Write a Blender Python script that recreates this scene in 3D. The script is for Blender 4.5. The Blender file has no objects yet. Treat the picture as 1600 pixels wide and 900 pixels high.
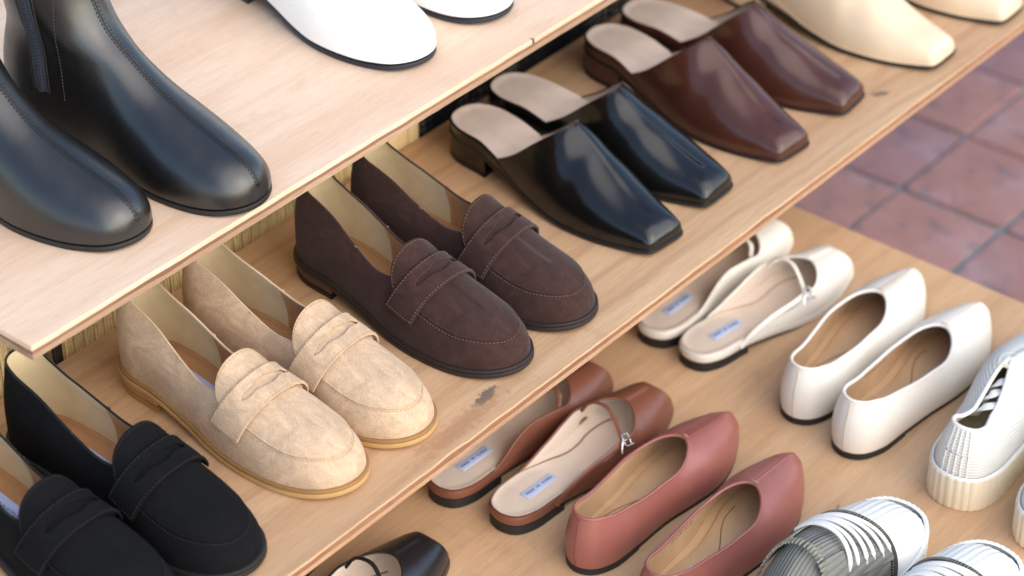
import bpy, bmesh, math, random
import numpy as np
from mathutils import Matrix, Vector
random.seed(7); np.random.seed(7)
R = math.radians
scene = bpy.context.scene
COL = scene.collection

# ---------------------------------------------------------------- camera, sky, sun, exposure
cam_d = bpy.data.cameras.new('camera'); cam = bpy.data.objects.new('camera', cam_d); COL.objects.link(cam)
rt = Vector((0.64057306, -0.76784877, -0.00862704)); dn = Vector((-0.4524735, -0.36834842, -0.81214972)); fw = Vector((0.62043041, 0.52414474, -0.58338529))
cam.matrix_world = Matrix(((rt.x, -dn.x, -fw.x, 0), (rt.y, -dn.y, -fw.y, 0), (rt.z, -dn.z, -fw.z, 1.29), (0, 0, 0, 1)))
cam_d.sensor_width = 36; cam_d.lens = 85.94; cam_d.clip_start = 0.05; cam_d.clip_end = 500
cam_d.dof.use_dof = True; cam_d.dof.focus_distance = 2.06; cam_d.dof.aperture_fstop = 4.2
scene.camera = cam

SUN_EL, SUN_AZ = 34, -92          # azimuth measured in the XY plane from +X
w = bpy.data.worlds.new('World'); scene.world = w; w.use_nodes = True
nt = w.node_tree; nt.nodes.clear()
sky = nt.nodes.new('ShaderNodeTexSky'); sky.sky_type = 'NISHITA'; sky.sun_disc = False
sky.sun_elevation = R(SUN_EL); sky.sun_rotation = R(90 - SUN_AZ); sky.air_density = 1.0; sky.dust_density = 0.8; sky.ozone_density = 1.3
bg = nt.nodes.new('ShaderNodeBackground'); bg.inputs[1].default_value = 0.15
wo = nt.nodes.new('ShaderNodeOutputWorld')
nt.links.new(sky.outputs[0], bg.inputs[0]); nt.links.new(bg.outputs[0], wo.inputs[0])
sun_d = bpy.data.lights.new('sun', 'SUN'); sun_d.energy = 1.25; sun_d.angle = R(95); sun_d.color = (1.0, 0.90, 0.77)
sun = bpy.data.objects.new('sun', sun_d); COL.objects.link(sun)
sd = Vector((math.cos(R(SUN_EL)) * math.cos(R(SUN_AZ)), math.cos(R(SUN_EL)) * math.sin(R(SUN_AZ)), math.sin(R(SUN_EL))))
sun.rotation_euler = sd.to_track_quat('Z', 'Y').to_euler(); sun.location = sd * 10
vs = scene.view_settings; vs.view_transform = 'Standard'; vs.look = 'None'; vs.gamma = 1; vs.use_curve_mapping = False; vs.exposure = 1.25; vs.use_white_balance = True; vs.white_balance_temperature = 6900; vs.white_balance_tint = 8
scene.cycles.use_denoising = True
scene.cycles.max_bounces = 6

# ---------------------------------------------------------------- materials
def lin(c):
    return tuple(((v / 255) / 12.92 if v / 255 <= .04045 else ((v / 255 + .055) / 1.055) ** 2.4) for v in c)
def mul(c, k): return tuple(min(1, max(0, v * k)) for v in c)
class NT:
    def __init__(s, name):
        s.m = bpy.data.materials.new(name); s.m.use_nodes = True; s.t = s.m.node_tree; s.t.nodes.clear()
        s.out = s.n('ShaderNodeOutputMaterial'); s.b = s.n('ShaderNodeBsdfPrincipled'); s.l(s.b.outputs[0], s.out.inputs[0])
        s.tc = s.n('ShaderNodeTexCoord')
    def n(s, t, **k):
        x = s.t.nodes.new(t)
        for a, v in k.items(): setattr(x, a, v)
        return x
    def l(s, a, b): s.t.links.new(a, b)
    def mapping(s, scale=(1, 1, 1), rot=(0, 0, 0), loc=(0, 0, 0)):
        m = s.n('ShaderNodeMapping'); m.inputs['Scale'].default_value = scale; m.inputs['Rotation'].default_value = rot; m.inputs['Location'].default_value = loc
        s.l(s.tc.outputs['Object'], m.inputs[0]); return m.outputs[0]
    def noise(s, scale, detail=4, rough=.5, dist=0, vec=None):
        x = s.n('ShaderNodeTexNoise'); x.inputs['Scale'].default_value = scale; x.inputs['Detail'].default_value = detail
        x.inputs['Roughness'].default_value = rough; x.inputs['Distortion'].default_value = dist
        s.l(vec if vec is not None else s.tc.outputs['Object'], x.inputs['Vector']); return x.outputs['Fac']
    def ramp(s, fac, stops):
        x = s.n('ShaderNodeValToRGB'); e = x.color_ramp.elements
        while len(e) < len(stops): e.new(.5)
        for i, (p, c) in enumerate(stops): e[i].position = p; e[i].color = (*c[:3], 1)
        s.l(fac, x.inputs[0]); return x.outputs[0]
    def mix(s, fac, a, b, mode='MIX'):
        x = s.n('ShaderNodeMix', data_type='RGBA', blend_type=mode)
        for sock, v in ((x.inputs[0], fac), (x.inputs[6], a), (x.inputs[7], b)):
            if hasattr(v, 'links'): s.l(v, sock)
            else: sock.default_value = v if isinstance(v, (int, float)) else (*v[:3], 1)
        return x.outputs[2]
    def math(s, op, a, b=None, clamp=False):
        x = s.n('ShaderNodeMath', operation=op, use_clamp=clamp)
        for i, v in enumerate((a, b)):
            if v is None: continue
            if hasattr(v, 'links'): s.l(v, x.inputs[i])
            else: x.inputs[i].default_value = v
        return x.outputs[0]
    def bump(s, h, strength, dist=.001, prev=None):
        x = s.n('ShaderNodeBump'); x.inputs['Strength'].default_value = strength; x.inputs['Distance'].default_value = dist
        s.l(h, x.inputs['Height'])
        if prev is not None: s.l(prev, x.inputs['Normal'])
        return x.outputs[0]
    def set(s, **k):
        nm = dict(color='Base Color', rough='Roughness', metal='Metallic', normal='Normal', spec='Specular IOR Level', coat='Coat Weight', coatr='Coat Roughness', sheen='Sheen Weight', sheenr='Sheen Roughness', sss='Subsurface Weight')
        for a, v in k.items():
            i = s.b.inputs[nm[a]]
            if hasattr(v, 'links'): s.l(v, i)
            elif isinstance(v, (int, float)): i.default_value = v
            else: i.default_value = (*v[:3], 1)
        return s
MATS = {}
def cached(f):
    def g(name, *a, **k):
        if name not in MATS: MATS[name] = f(name, *a, **k)
        return MATS[name]
    return g
@cached
def leather(name, c, rough=.36, wr=.25, var=.14, coat=0.0, spec=.5):
    m = NT(name); n = m.noise(38, 5, .55, .6)
    col = m.ramp(n, [(.3, mul(c, 1 - var)), (.72, mul(c, 1 + var))])
    r = m.math('MULTIPLY_ADD', m.noise(70, 4), .16); r.node.inputs[2].default_value = rough - .08
    b1 = m.bump(m.noise(26, 3, .5, 1.4), wr, .0020); b1 = m.bump(m.noise(1.0, 5, .6, 1.1, m.mapping((150, 42, 60), (0, 0, R(18)))), wr * .45, .0011, b1); b2 = m.bump(m.noise(1500, 3, .6), .16, .0004, b1)
    dust = m.ramp(m.noise(900, 2, .5), [(.80, (0, 0, 0)), (.86, (1, 1, 1))]); col = m.mix(m.math('MULTIPLY', dust, .22), col, lin((190, 182, 172)))
    m.set(color=col, rough=r, normal=b2, spec=spec, coat=coat, coatr=rough * .8); return m.m
@cached
def suede(name, c, var=.22, sheen=.25, sc=48):
    m = NT(name); n = m.noise(sc, 7, .66, 1.6, m.mapping((.7, 1.25, 1.0), (0, 0, R(35)))); f = m.noise(650, 3, .7); big = m.noise(sc * .42, 4, .6, 2.2)
    a = m.ramp(n, [(.36, mul(c, 1 - var)), (.5, c), (.66, mul(c, 1 + var * 1.1))])
    a = m.mix(m.math('MULTIPLY', m.ramp(big, [(.45, (0, 0, 0)), (.62, (1, 1, 1))]), .55), a, mul(c, 1 - var * 1.1))
    col = m.mix(.35, a, m.ramp(f, [(.3, mul(c, .62)), (.7, mul(c, 1.38))]))
    b1 = m.bump(f, .55, .0009); b2 = m.bump(m.noise(55, 3), .25, .0014, b1)
    m.set(color=col, rough=.95, normal=b2, spec=.12, sheen=sheen, sheenr=.5); return m.m
@cached
def plain(name, c, rough=.5, var=.08, scale=60, metal=0, spec=.5, bump=.1):
    m = NT(name); n = m.noise(scale, 5, .6)
    m.set(color=m.ramp(n, [(.3, mul(c, 1 - var)), (.7, mul(c, 1 + var))]), rough=rough, metal=metal, spec=spec, normal=m.bump(m.noise(scale * 8, 3), bump, .0006)); return m.m
@cached
def ribbed(name, c, c2, freq, axis='X', rough=.85, strength=.9, dist=.0016):
    """Fine knit or corduroy ribs as relief."""
    m = NT(name); wv = m.n('ShaderNodeTexWave', wave_type='BANDS', bands_direction=axis); wv.inputs['Scale'].default_value = freq
    wv.inputs['Distortion'].default_value = .25; wv.inputs['Detail'].default_value = 1.5; wv.inputs['Detail Scale'].default_value = 6
    m.l(m.tc.outputs['Object'], wv.inputs['Vector']); f = wv.outputs['Fac']
    col = m.mix(m.math('MULTIPLY', m.noise(900, 3), .6), m.ramp(f, [(.0, c2), (.45, c)]), mul(c, .9))
    m.set(color=col, rough=rough, spec=.2, normal=m.bump(m.noise(1500, 2), .3, .0004, m.bump(f, strength, dist))); return m.m
@cached
def wood(name, c, c2, dark, stains_slot=(), seed=0.0, gloss=.55, fg=.3):
    m = NT(name)
    big = m.noise(1.0, 5, .55, 1.6, m.mapping((1.6, 9, 9), (0, 0, R(2)), (seed, seed, 0)))
    grain = m.noise(1.0, 6, .7, .35, m.mapping((20, 300, 60), (0, 0, R(1.5)), (seed, 0, 0)))
    pores = m.noise(1.0, 3, .6, 0, m.mapping((60, 900, 300), loc=(seed, 0, 0)))
    fig = m.n('ShaderNodeTexWave', wave_type='BANDS', bands_direction='Y'); fig.inputs['Scale'].default_value = 2.2; fig.inputs['Distortion'].default_value = 9; fig.inputs['Detail'].default_value = 3; fig.inputs['Detail Scale'].default_value = 1.2
    m.l(m.mapping((.5, 3.2, 3.2), (0, 0, R(3)), (seed * 2, .3, 0)), fig.inputs['Vector'])
    a = m.ramp(big, [(.3, c2), (.55, c), (.8, mul(c, 1.07))])
    a = m.mix(m.math('MULTIPLY', m.ramp(fig.outputs['Fac'], [(.0, (1, 1, 1)), (.22, (0, 0, 0))]), fg), a, dark)
    a = m.mix(m.math('MULTIPLY', m.ramp(grain, [(.35, (1, 1, 1)), (.6, (0, 0, 0))]), .26), a, dark)
    a = m.mix(m.math('MULTIPLY', m.ramp(pores, [(.28, (1, 1, 1)), (.42, (0, 0, 0))]), .30), a, mul(dark, .7))
    scr = m.noise(1.0, 2, .4, 0, m.mapping((9, 520, 60), (0, 0, R(-24)), (seed, 3, 0)))
    a = m.mix(m.math('MULTIPLY', m.ramp(scr, [(.20, (1, 1, 1)), (.255, (0, 0, 0))]), .35), a, mul(dark, .8))
    blot = m.noise(7, 5, .7, .8)
    a = m.mix(m.math('MULTIPLY', m.ramp(blot, [(.56, (0, 0, 0)), (.72, (1, 1, 1))]), .34), a, mul(dark, .92))
    for (sx, sy, rx, ry, rot, cc, k) in stains_slot:       # scuffs, a nail slot's painted shade and stains with an outline of their own
        mp = m.n('ShaderNodeMapping', vector_type='TEXTURE'); mp.inputs['Location'].default_value = (sx, sy, 0); mp.inputs['Rotation'].default_value = (0, 0, R(rot)); mp.inputs['Scale'].default_value = (rx, ry, 1)
        m.l(m.tc.outputs['Object'], mp.inputs[0])
        sep = m.n('ShaderNodeSeparateXYZ'); m.l(mp.outputs[0], sep.inputs[0])
        d = m.math('SQRT', m.math('ADD', m.math('POWER', m.math('ABSOLUTE', sep.outputs[0]), 2.0), m.math('POWER', m.math('ABSOLUTE', sep.outputs[1]), 2.0)))
        d = m.math('ADD', d, m.math('MULTIPLY', m.math('SUBTRACT', m.noise(120, 5, .65), .5), 2.6))
        f = m.math('MULTIPLY', m.ramp(d, [(.55, (1, 1, 1)), (.95, (0, 0, 0))]), k)
        a = m.mix(f, a, cc)
    r = m.ramp(grain, [(.3, (gloss + .12,) * 3), (.7, (gloss,) * 3)])
    m.set(color=a, rough=r, spec=.35, normal=m.bump(pores, .25, .0005, m.bump(grain, .18, .0008))); return m.m

# ---------------------------------------------------------------- mesh helpers
def obj(name, V, Fc, mat, parent=None, smooth=True, sharp=40, flip=False):
    me = bpy.data.meshes.new(name)
    me.from_pydata([tuple(map(float, v)) for v in V], [], [tuple(f) for f in Fc]); 
    bm = bmesh.new(); bm.from_mesh(me)
    bmesh.ops.remove_doubles(bm, verts=bm.verts, dist=2e-5)
    bmesh.ops.recalc_face_normals(bm, faces=bm.faces)
    bm.to_mesh(me); bm.free()
    if smooth:
        me.polygons.foreach_set('use_smooth', [True] * len(me.polygons))
        if sharp: me.set_sharp_from_angle(angle=R(sharp))
    me.materials.append(mat)
    o = bpy.data.objects.new(name, me); COL.objects.link(o)
    if parent: o.parent = parent
    return o
def empty(name, label, cat, group=None, loc=(0, 0, 0), rz=0):
    o = bpy.data.objects.new(name, None); COL.objects.link(o); o.location = loc; o.rotation_euler = (0, 0, rz)
    o.empty_display_size = .02; o['label'] = label; o['category'] = cat
    if group: o['group'] = group
    return o
class MB:
    def __init__(s): s.v = []; s.f = []
    def add(s, V, Fc):
        b = len(s.v); s.v += [tuple(map(float, p)) for p in V]; s.f += [tuple(i + b for i in f) for f in Fc]; return s
    def box(s, x0, x1, y0, y1, z0, z1, bev=0):
        bm = bmesh.new(); bmesh.ops.create_cube(bm, size=1)
        for q in bm.verts: q.co = Vector(((x0 + x1) / 2 + q.co.x * (x1 - x0), (y0 + y1) / 2 + q.co.y * (y1 - y0), (z0 + z1) / 2 + q.co.z * (z1 - z0)))
        if bev: bmesh.ops.bevel(bm, geom=bm.edges, offset=bev, segments=2, affect='EDGES', profile=.5)
        bm.verts.index_update(); s.add([q.co for q in bm.verts], [[q.index for q in f.verts] for f in bm.faces]); bm.free(); return s
    def grid(s, G, closed=False):
        G = np.asarray(G); a, b = G.shape[:2]; F_ = []
        for i in range(a if closed else a - 1):
            for j in range(b - 1):
                i2 = (i + 1) % a; F_.append((i * b + j, i2 * b + j, i2 * b + j + 1, i * b + j + 1))
        return s.add(G.reshape(-1, 3), F_)
    def rings(s, rings, cap0=False, cap1=False):
        rings = [np.asarray(r) for r in rings]; m = len(rings[0]); V = np.concatenate(rings); F_ = []
        for i in range(len(rings) - 1):
            for j in range(m): F_.append((i * m + j, i * m + (j + 1) % m, (i + 1) * m + (j + 1) % m, (i + 1) * m + j))
        if cap0: F_.append(tuple(range(m)))
        if cap1: F_.append(tuple((len(rings) - 1) * m + j for j in range(m)))
        return s.add(V, F_)
    def tube(s, P, r, n=8, closed=False, flat=None, up=None, cap=True):
        """A tube, or a ribbon when flat=(half width, half thickness), along points P; up may be one vector or one per point."""
        P = np.asarray(P, float); N = len(P); V = []; rr = np.broadcast_to(r, N) if r is not None else None
        for i in range(N):
            t = (P[(i + 1) % N] - P[i - 1]) if closed else P[min(i + 1, N - 1)] - P[max(i - 1, 0)]
            t = t / (np.linalg.norm(t) + 1e-12)
            u = np.array((0, 0, 1.)) if up is None else np.asarray(up, float) if np.ndim(up) == 1 else np.asarray(up[i], float)
            if abs(t @ u) > .97: u = np.array((1., 0, .1))
            a = np.cross(t, u); a /= np.linalg.norm(a); b = np.cross(a, t)
            for j in range(n):
                an = 2 * math.pi * (j + .5) / n
                if flat:
                    ca, sa = math.cos(an), math.sin(an)
                    ex = .45
                    V.append(P[i] + a * flat[0] * math.copysign(abs(ca) ** ex, ca) + b * flat[1] * math.copysign(abs(sa) ** ex, sa))
                else: V.append(P[i] + (a * math.cos(an) + b * math.sin(an)) * rr[i])
        F_ = []
        for i in range(N if closed else N - 1):
            for j in range(n): F_.append((i * n + j, i * n + (j + 1) % n, ((i + 1) % N) * n + (j + 1) % n, ((i + 1) % N) * n + j))
        if not closed and cap: F_ += [tuple(range(n)), tuple((N - 1) * n + j for j in range(n))]
        return s.add(V, F_)
    def stitch(s, P, pitch=.0030, ln=.0019, r=.00038):
        P = np.asarray(P, float); d = np.r_[0, np.cumsum(np.linalg.norm(np.diff(P, axis=0), axis=1))]
        at = lambda t: np.array([np.interp(t, d, P[:, i]) for i in range(3)])
        t = pitch * .3
        while t + ln < d[-1]:
            s.tube([at(t), at(t + ln * .5) + (0, 0, .0001), at(t + ln)], [r * .7, r, r * .7], 4); t += pitch
        return s
    def build(s, name, mat, parent=None, smooth=True, sharp=40): return obj(name, s.v, s.f, mat, parent, smooth, sharp)
def pchip(pts):
    X = np.array([p[0] for p in pts], float); Y = np.array([p[1] for p in pts], float); h = np.diff(X); d = np.diff(Y) / h; m = np.zeros(len(X))
    for i in range(1, len(X) - 1):
        if d[i - 1] * d[i] > 0:
            w1 = 2 * h[i] + h[i - 1]; w2 = h[i] + 2 * h[i - 1]; m[i] = (w1 + w2) / (w1 / d[i - 1] + w2 / d[i])
    m[0], m[-1] = d[0], d[-1]
    def g(x):
        x = np.clip(np.asarray(x, float), X[0], X[-1]); i = np.clip(np.searchsorted(X, x) - 1, 0, len(h) - 1); t = (x - X[i]) / h[i]
        return (2 * t**3 - 3 * t**2 + 1) * Y[i] + (t**3 - 2 * t**2 + t) * h[i] * m[i] + (-2 * t**3 + 3 * t**2) * Y[i + 1] + (t**3 - t**2) * h[i] * m[i + 1]
    lo, hi, n = float(X[0]), float(X[-1]), 1024; tab = g(np.linspace(lo, hi, n + 1)).tolist(); k = n / (hi - lo)
    def f(x):
        if isinstance(x, np.ndarray): return g(x)
        t = (x - lo) * k
        if t <= 0: return tab[0]
        if t >= n: return tab[n]
        i = int(t); t -= i; return tab[i] * (1 - t) + tab[i + 1] * t
    return f
def sstep(a, b, x):
    t = np.clip((np.asarray(x, float) - a) / (b - a), 0, 1); return t * t * (3 - 2 * t)
def crs(pts, n=24):
    P = np.array(pts, float); m = len(P); out = []
    for i in range(m):
        p0, p1, p2, p3 = P[i - 1], P[i], P[(i + 1) % m], P[(i + 2) % m]
        t0 = 0; t1 = np.linalg.norm(p1 - p0)**.5; t2 = t1 + np.linalg.norm(p2 - p1)**.5; t3 = t2 + np.linalg.norm(p3 - p2)**.5
        for t in np.linspace(t1, t2, n, endpoint=False):
            A1 = (t1 - t) / (t1 - t0) * p0 + (t - t0) / (t1 - t0) * p1; A2 = (t2 - t) / (t2 - t1) * p1 + (t - t1) / (t2 - t1) * p2; A3 = (t3 - t) / (t3 - t2) * p2 + (t - t2) / (t3 - t2) * p3
            B1 = (t2 - t) / (t2 - t0) * A1 + (t - t0) / (t2 - t0) * A2; B2 = (t3 - t) / (t3 - t1) * A2 + (t - t1) / (t3 - t1) * A3
            out.append((t2 - t) / (t2 - t1) * B1 + (t - t1) / (t2 - t1) * B2)
    return np.array(out)
def smooth_line(pts, n=12):
    """Open Catmull-Rom through 3D points."""
    P = [np.array(p, float) for p in pts]; P = [2 * P[0] - P[1]] + P + [2 * P[-1] - P[-2]]; out = []
    for i in range(1, len(P) - 2):
        for t in np.linspace(0, 1, n, endpoint=False):
            out.append(.5 * (2 * P[i] + (P[i + 1] - P[i - 1]) * t + (2 * P[i - 1] - 5 * P[i] + 4 * P[i + 1] - P[i + 2]) * t**2 + (-P[i - 1] + 3 * P[i] - 3 * P[i + 1] + P[i + 2]) * t**3))
    return np.array(out + [P[-2]])

# ---------------------------------------------------------------- the shape of a shoe
# x runs from the heel (0) to the toe, +y is the inner side of a right shoe; a left shoe is its mirror image
OUT = {
'loafer': (.94, [(0,0),(.006,.017),(.025,.028),(.06,.030),(.11,.029),(.155,.037),(.19,.0425),(.222,.0405),(.244,.0325),(.2575,.0190),(.262,.003),(.2585,-.0145),(.2455,-.030),(.219,-.0415),(.18,-.0455),(.14,-.042),(.10,-.0345),(.06,-.031),(.025,-.028),(.006,-.017)]),
'square': (.97, [(0,0),(.006,.018),(.025,.028),(.06,.029),(.11,.031),(.15,.0385),(.18,.0415),(.215,.0385),(.245,.0315),(.2635,.0268),(.2688,.0240),(.2706,.017),(.271,.001),(.2706,-.015),(.2688,-.0222),(.2625,-.0258),(.24,-.0335),(.21,-.0415),(.175,-.0450),(.14,-.0430),(.10,-.0365),(.06,-.030),(.025,-.028),(.006,-.018)]),
'sandal': (.95, [(0,0),(.006,.018),(.025,.0275),(.06,.029),(.11,.0285),(.15,.036),(.18,.041),(.212,.037),(.238,.0300),(.2520,.0252),(.2568,.0228),(.2586,.017),(.2592,.001),(.2586,-.015),(.2565,-.0215),(.2510,-.0248),(.236,-.031),(.208,-.040),(.175,-.0445),(.14,-.041),(.10,-.034),(.06,-.030),(.025,-.0275),(.006,-.018)]),
'flat': (.92, [(0,0),(.006,.016),(.025,.027),(.06,.0295),(.105,.0300),(.145,.0365),(.172,.0392),(.200,.0345),(.226,.0235),(.244,.0120),(.2505,.0058),(.2525,.000),(.2505,-.0062),(.243,-.0125),(.224,-.0255),(.198,-.0375),(.168,-.0425),(.135,-.0410),(.10,-.035),(.06,-.031),(.025,-.027),(.006,-.016)]),
'boot': (1.0, [(0,0),(.006,.018),(.025,.029),(.06,.031),(.11,.031),(.155,.038),(.19,.043),(.225,.0405),(.249,.033),(.262,.022),(.268,.010),(.269,-.002),(.266,-.014),(.257,-.027),(.24,-.036),(.212,-.044),(.178,-.047),(.14,-.043),(.10,-.036),(.06,-.032),(.025,-.029),(.006,-.018)]),
'sneaker': (.95, [(0,0),(.006,.020),(.025,.031),(.06,.034),(.11,.034),(.155,.041),(.19,.0455),(.225,.042),(.248,.034),(.263,.021),(.268,.008),(.268,-.004),(.264,-.018),(.250,-.031),(.225,-.042),(.19,-.049),(.155,-.048),(.11,-.040),(.06,-.035),(.025,-.031),(.006,-.020)]),
}
class Last:
    def __init__(s, kind, left, zs, h, p=2.4, q=2.0, s0=.030, s1=.034, ridge=None):
        s.ridge = ridge
        ys, pts = OUT[kind]; C = crs([(a, b * ys) for a, b in pts], 16); s.left = left; s.sg = -1 if left else 1
        C[:, 1] *= s.sg; ti = int(np.argmax(C[:, 0])); s.L = C[ti, 0]
        A = C[:ti + 1]; B = np.r_[C[ti:], C[:1]][::-1]; s.O = []; s.N = 100
        for P in (A, B):
            d = np.r_[0, np.cumsum(np.linalg.norm(np.diff(P, axis=0), axis=1))]; t = np.linspace(0, d[-1], s.N + 1)
            s.O.append(np.c_[np.interp(t, d, P[:, 0]), np.interp(t, d, P[:, 1])])
        s.zs = pchip(zs); s.h = pchip(h); s.p = p if callable(p) else (lambda x: p); s.q = q if callable(q) else (lambda x: q); s.cc = {}; s.s0, s.s1 = s0, s.L - s1
    def k_of(s, side, x): return np.interp(x, s.O[side][:, 0], np.arange(s.N + 1))
    def half(s, side, x): return np.interp(x, s.O[side][:, 0], s.O[side][:, 1])
    def yc(s, x): return .5 * (s.half(0, x) + s.half(1, x)) + (0 if s.ridge is None else s.ridge(x) * s.sg)
        # (columns are asked for again and again: keep them)
    def col(s, side, k):
        key = (side, round(float(k), 5))
        if key not in s.cc:
            i = min(int(k), s.N - 1); f = k - i; O = s.O[side][i] * (1 - f) + s.O[side][i + 1] * f
            sx = min(max(O[0], s.s0), s.s1); s.cc[key] = (O, np.array([sx, float(s.yc(sx))]))
        return s.cc[key]
    def dome(s, side, k, v, off=0.0):
        """Point of the closed last at column k of a side, v = 0 at the feather edge, 1 on the spine."""
        def at(k, v):
            O, S = s.col(side, k); c = max(math.cos(v * math.pi / 2), 0)**(2 / s.p(S[0])); P = S + (O - S) * c
            return np.array([P[0], P[1], s.zs(P[0]) + s.h(P[0]) * math.sin(v * math.pi / 2)**(2 / s.q(S[0]))])
        P = at(k, v)
        if not off: return P
        if v > .985: v = .985
        e = .012; a = at(k, min(v + e, 1)) - at(k, max(v - e, 0)); b = at(min(k + .5, s.N), v) - at(max(k - .5, 0), v)
        n = np.cross(a, b); L_ = np.linalg.norm(n)
        if L_ < 1e-10: n = np.array((0, 0, 1.))
        else: n /= L_
        O, S = s.col(side, k); ref = np.array([O[0] - S[0], O[1] - S[1], .03])
        n = n if n @ ref > 0 else -n
        return P + n * off
    def dx(s, side, x, v, off=0.0): return s.dome(side, s.k_of(side, x), v, off)
    def across(s, x, u, off=0.0):
        """u from -1 (outer side, feather) over the spine (0) to 1 (inner side)."""
        return s.dx(0 if u >= 0 else 1, x, 1 - abs(u), off)
    def ring(s, e=0.0, cols=None, inset=1.0):
        """The closed outline, pushed out by e, as plan points (inner side heel to toe, then outer side back)."""
        if cols is None: cols = np.arange(0, s.N + 1, 1.0)
        P = np.array([s.col(0, k)[0] for k in cols] + [s.col(1, k)[0] for k in cols[-2:0:-1]])
        Sx = np.array([s.col(0, k)[1] for k in cols] + [s.col(1, k)[1] for k in cols[-2:0:-1]])
        P = Sx + (P - Sx) * inset
        T = np.roll(P, -1, 0) - np.roll(P, 1, 0); n = np.c_[-T[:, 1], T[:, 0]] * s.sg; n /= np.linalg.norm(n, axis=1, keepdims=True) + 1e-12
        ee = np.broadcast_to(e, len(P))[:, None]
        return P + n * ee, Sx
    def lift(s, P, dz): return np.c_[P, s.zs(P[:, 0]) + dz]

def upper_grid(la, c_of_x, ztop=None, wq=None, nv=22, xs=None, bulge=.12, fine=(), vrow=None, aq=None, low=None):
    """Columns run up from the feather edge to the top line; dome in front, wall (quarter) behind, blended by wq(x)."""
    ks = set(np.round(np.arange(0, la.N + 1, 1.0), 4))
    for x in fine: ks.add(round(float(la.k_of(0, x)), 4))
    ks = sorted(ks); ks = [k for i, k in enumerate(ks) if i == 0 or k - ks[i - 1] > .003]
    if xs is not None: ks = [float(la.k_of(0, xs))] + [k for k in ks if la.col(0, k)[0][0] > xs + 2e-4]
    a0, a1, b0, b1 = la.k_of(0, la.s0), la.k_of(0, la.s1), la.k_of(1, la.s0), la.k_of(1, la.s1)
    def twin(k):                                     # the column of the outer side that meets column k on the spine
        if k <= a0: return float(k / a0 * b0)
        if k >= a1: return float(b1 + (k - a1) / (la.N - a1) * (la.N - b1))
        return float(la.k_of(1, la.col(0, k)[0][0]))
    cols = [[(0, k) for k in ks], [(1, twin(k)) for k in ks]]
    seq = cols[0] + cols[1][::-1][1:]
    if xs is None: seq = seq[:-1]
    G = []
    for side, k in seq:
        O, S = la.col(side, k); c = float(np.clip(c_of_x(O[0]), 0, 1)); E = S + (O - S) * c
        p_, q0 = la.p(S[0]), la.q(S[0]); vE = 2 / math.pi * math.acos(min(1, c**(p_ / 2)))
        q_ = 0.0 if wq is None else float(wq(O[0])); colp = []
        rows = np.linspace(0, 1, nv + 1) if vrow is None else vrow(side, k, O[0])
        for v in rows:
            vd = v * vE; cc = max(math.cos(vd * math.pi / 2), 0)**(2 / p_); Pd = S + (O - S) * cc; Zd = la.zs(Pd[0]) + la.h(Pd[0]) * math.sin(vd * math.pi / 2)**(2 / q0)
            if q_ > 0:
                a = v - bulge * math.sin(math.pi * v**.8) * 1.0 if aq is None else aq(v)
                Pq = O + (E - O) * a; Zq = la.zs(O[0]) + float(ztop(O[0])) * (1 if low is None or side == 0 else low(O[0])) * v
                Pd = Pd * (1 - q_) + Pq * q_; Zd = Zd * (1 - q_) + Zq * q_
            colp.append((Pd[0], Pd[1], Zd))
        G.append(colp)
    return np.array(G), seq
def grid_normals(la, G, seq, closed):
    a = np.empty_like(G); a[:, 1:-1] = G[:, 2:] - G[:, :-2]; a[:, 0] = G[:, 1] - G[:, 0]; a[:, -1] = G[:, -1] - G[:, -2]
    if closed: b = np.roll(G, -1, 0) - np.roll(G, 1, 0)
    else: b = np.gradient(G, axis=0)
    n = np.cross(b, a); n /= np.linalg.norm(n, axis=2, keepdims=True) + 1e-12
    for i, (side, k) in enumerate(seq):
        O, S = la.col(side, k); ref = np.array([O[0] - S[0], O[1] - S[1], .02]); ref /= np.linalg.norm(ref)
        d = (n[i] * ref).sum(1); n[i][d < 0] *= -1
        if abs(G[i, -1, 1] - S[1]) < 2e-4 and abs(S[0] - O[0]) < 1e-6:
            n[i, -1, 1] = 0; n[i, -1] /= np.linalg.norm(n[i, -1]) + 1e-12
        elif np.linalg.norm(G[i, -1, :2] - S) < 1e-3: n[i, -1] = (0, 0, 1)
        bad = ~np.isfinite(n[i]).all(1) | (np.linalg.norm(n[i], axis=1) < .5); n[i][bad] = ref
    return n
def weld_spine(G, seq):
    m = (len(seq) + (2 if seq[0][1] == 0 else 1)) // 2
    for i in range(m):
        t = 2 * m - 2 - i
        if t < len(G) and t != i and np.linalg.norm(G[i, -1] - G[t, -1]) < 8e-4:
            c = (G[i, -1] + G[t, -1]) / 2; G[i, -1] = c; G[t, -1] = c
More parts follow.
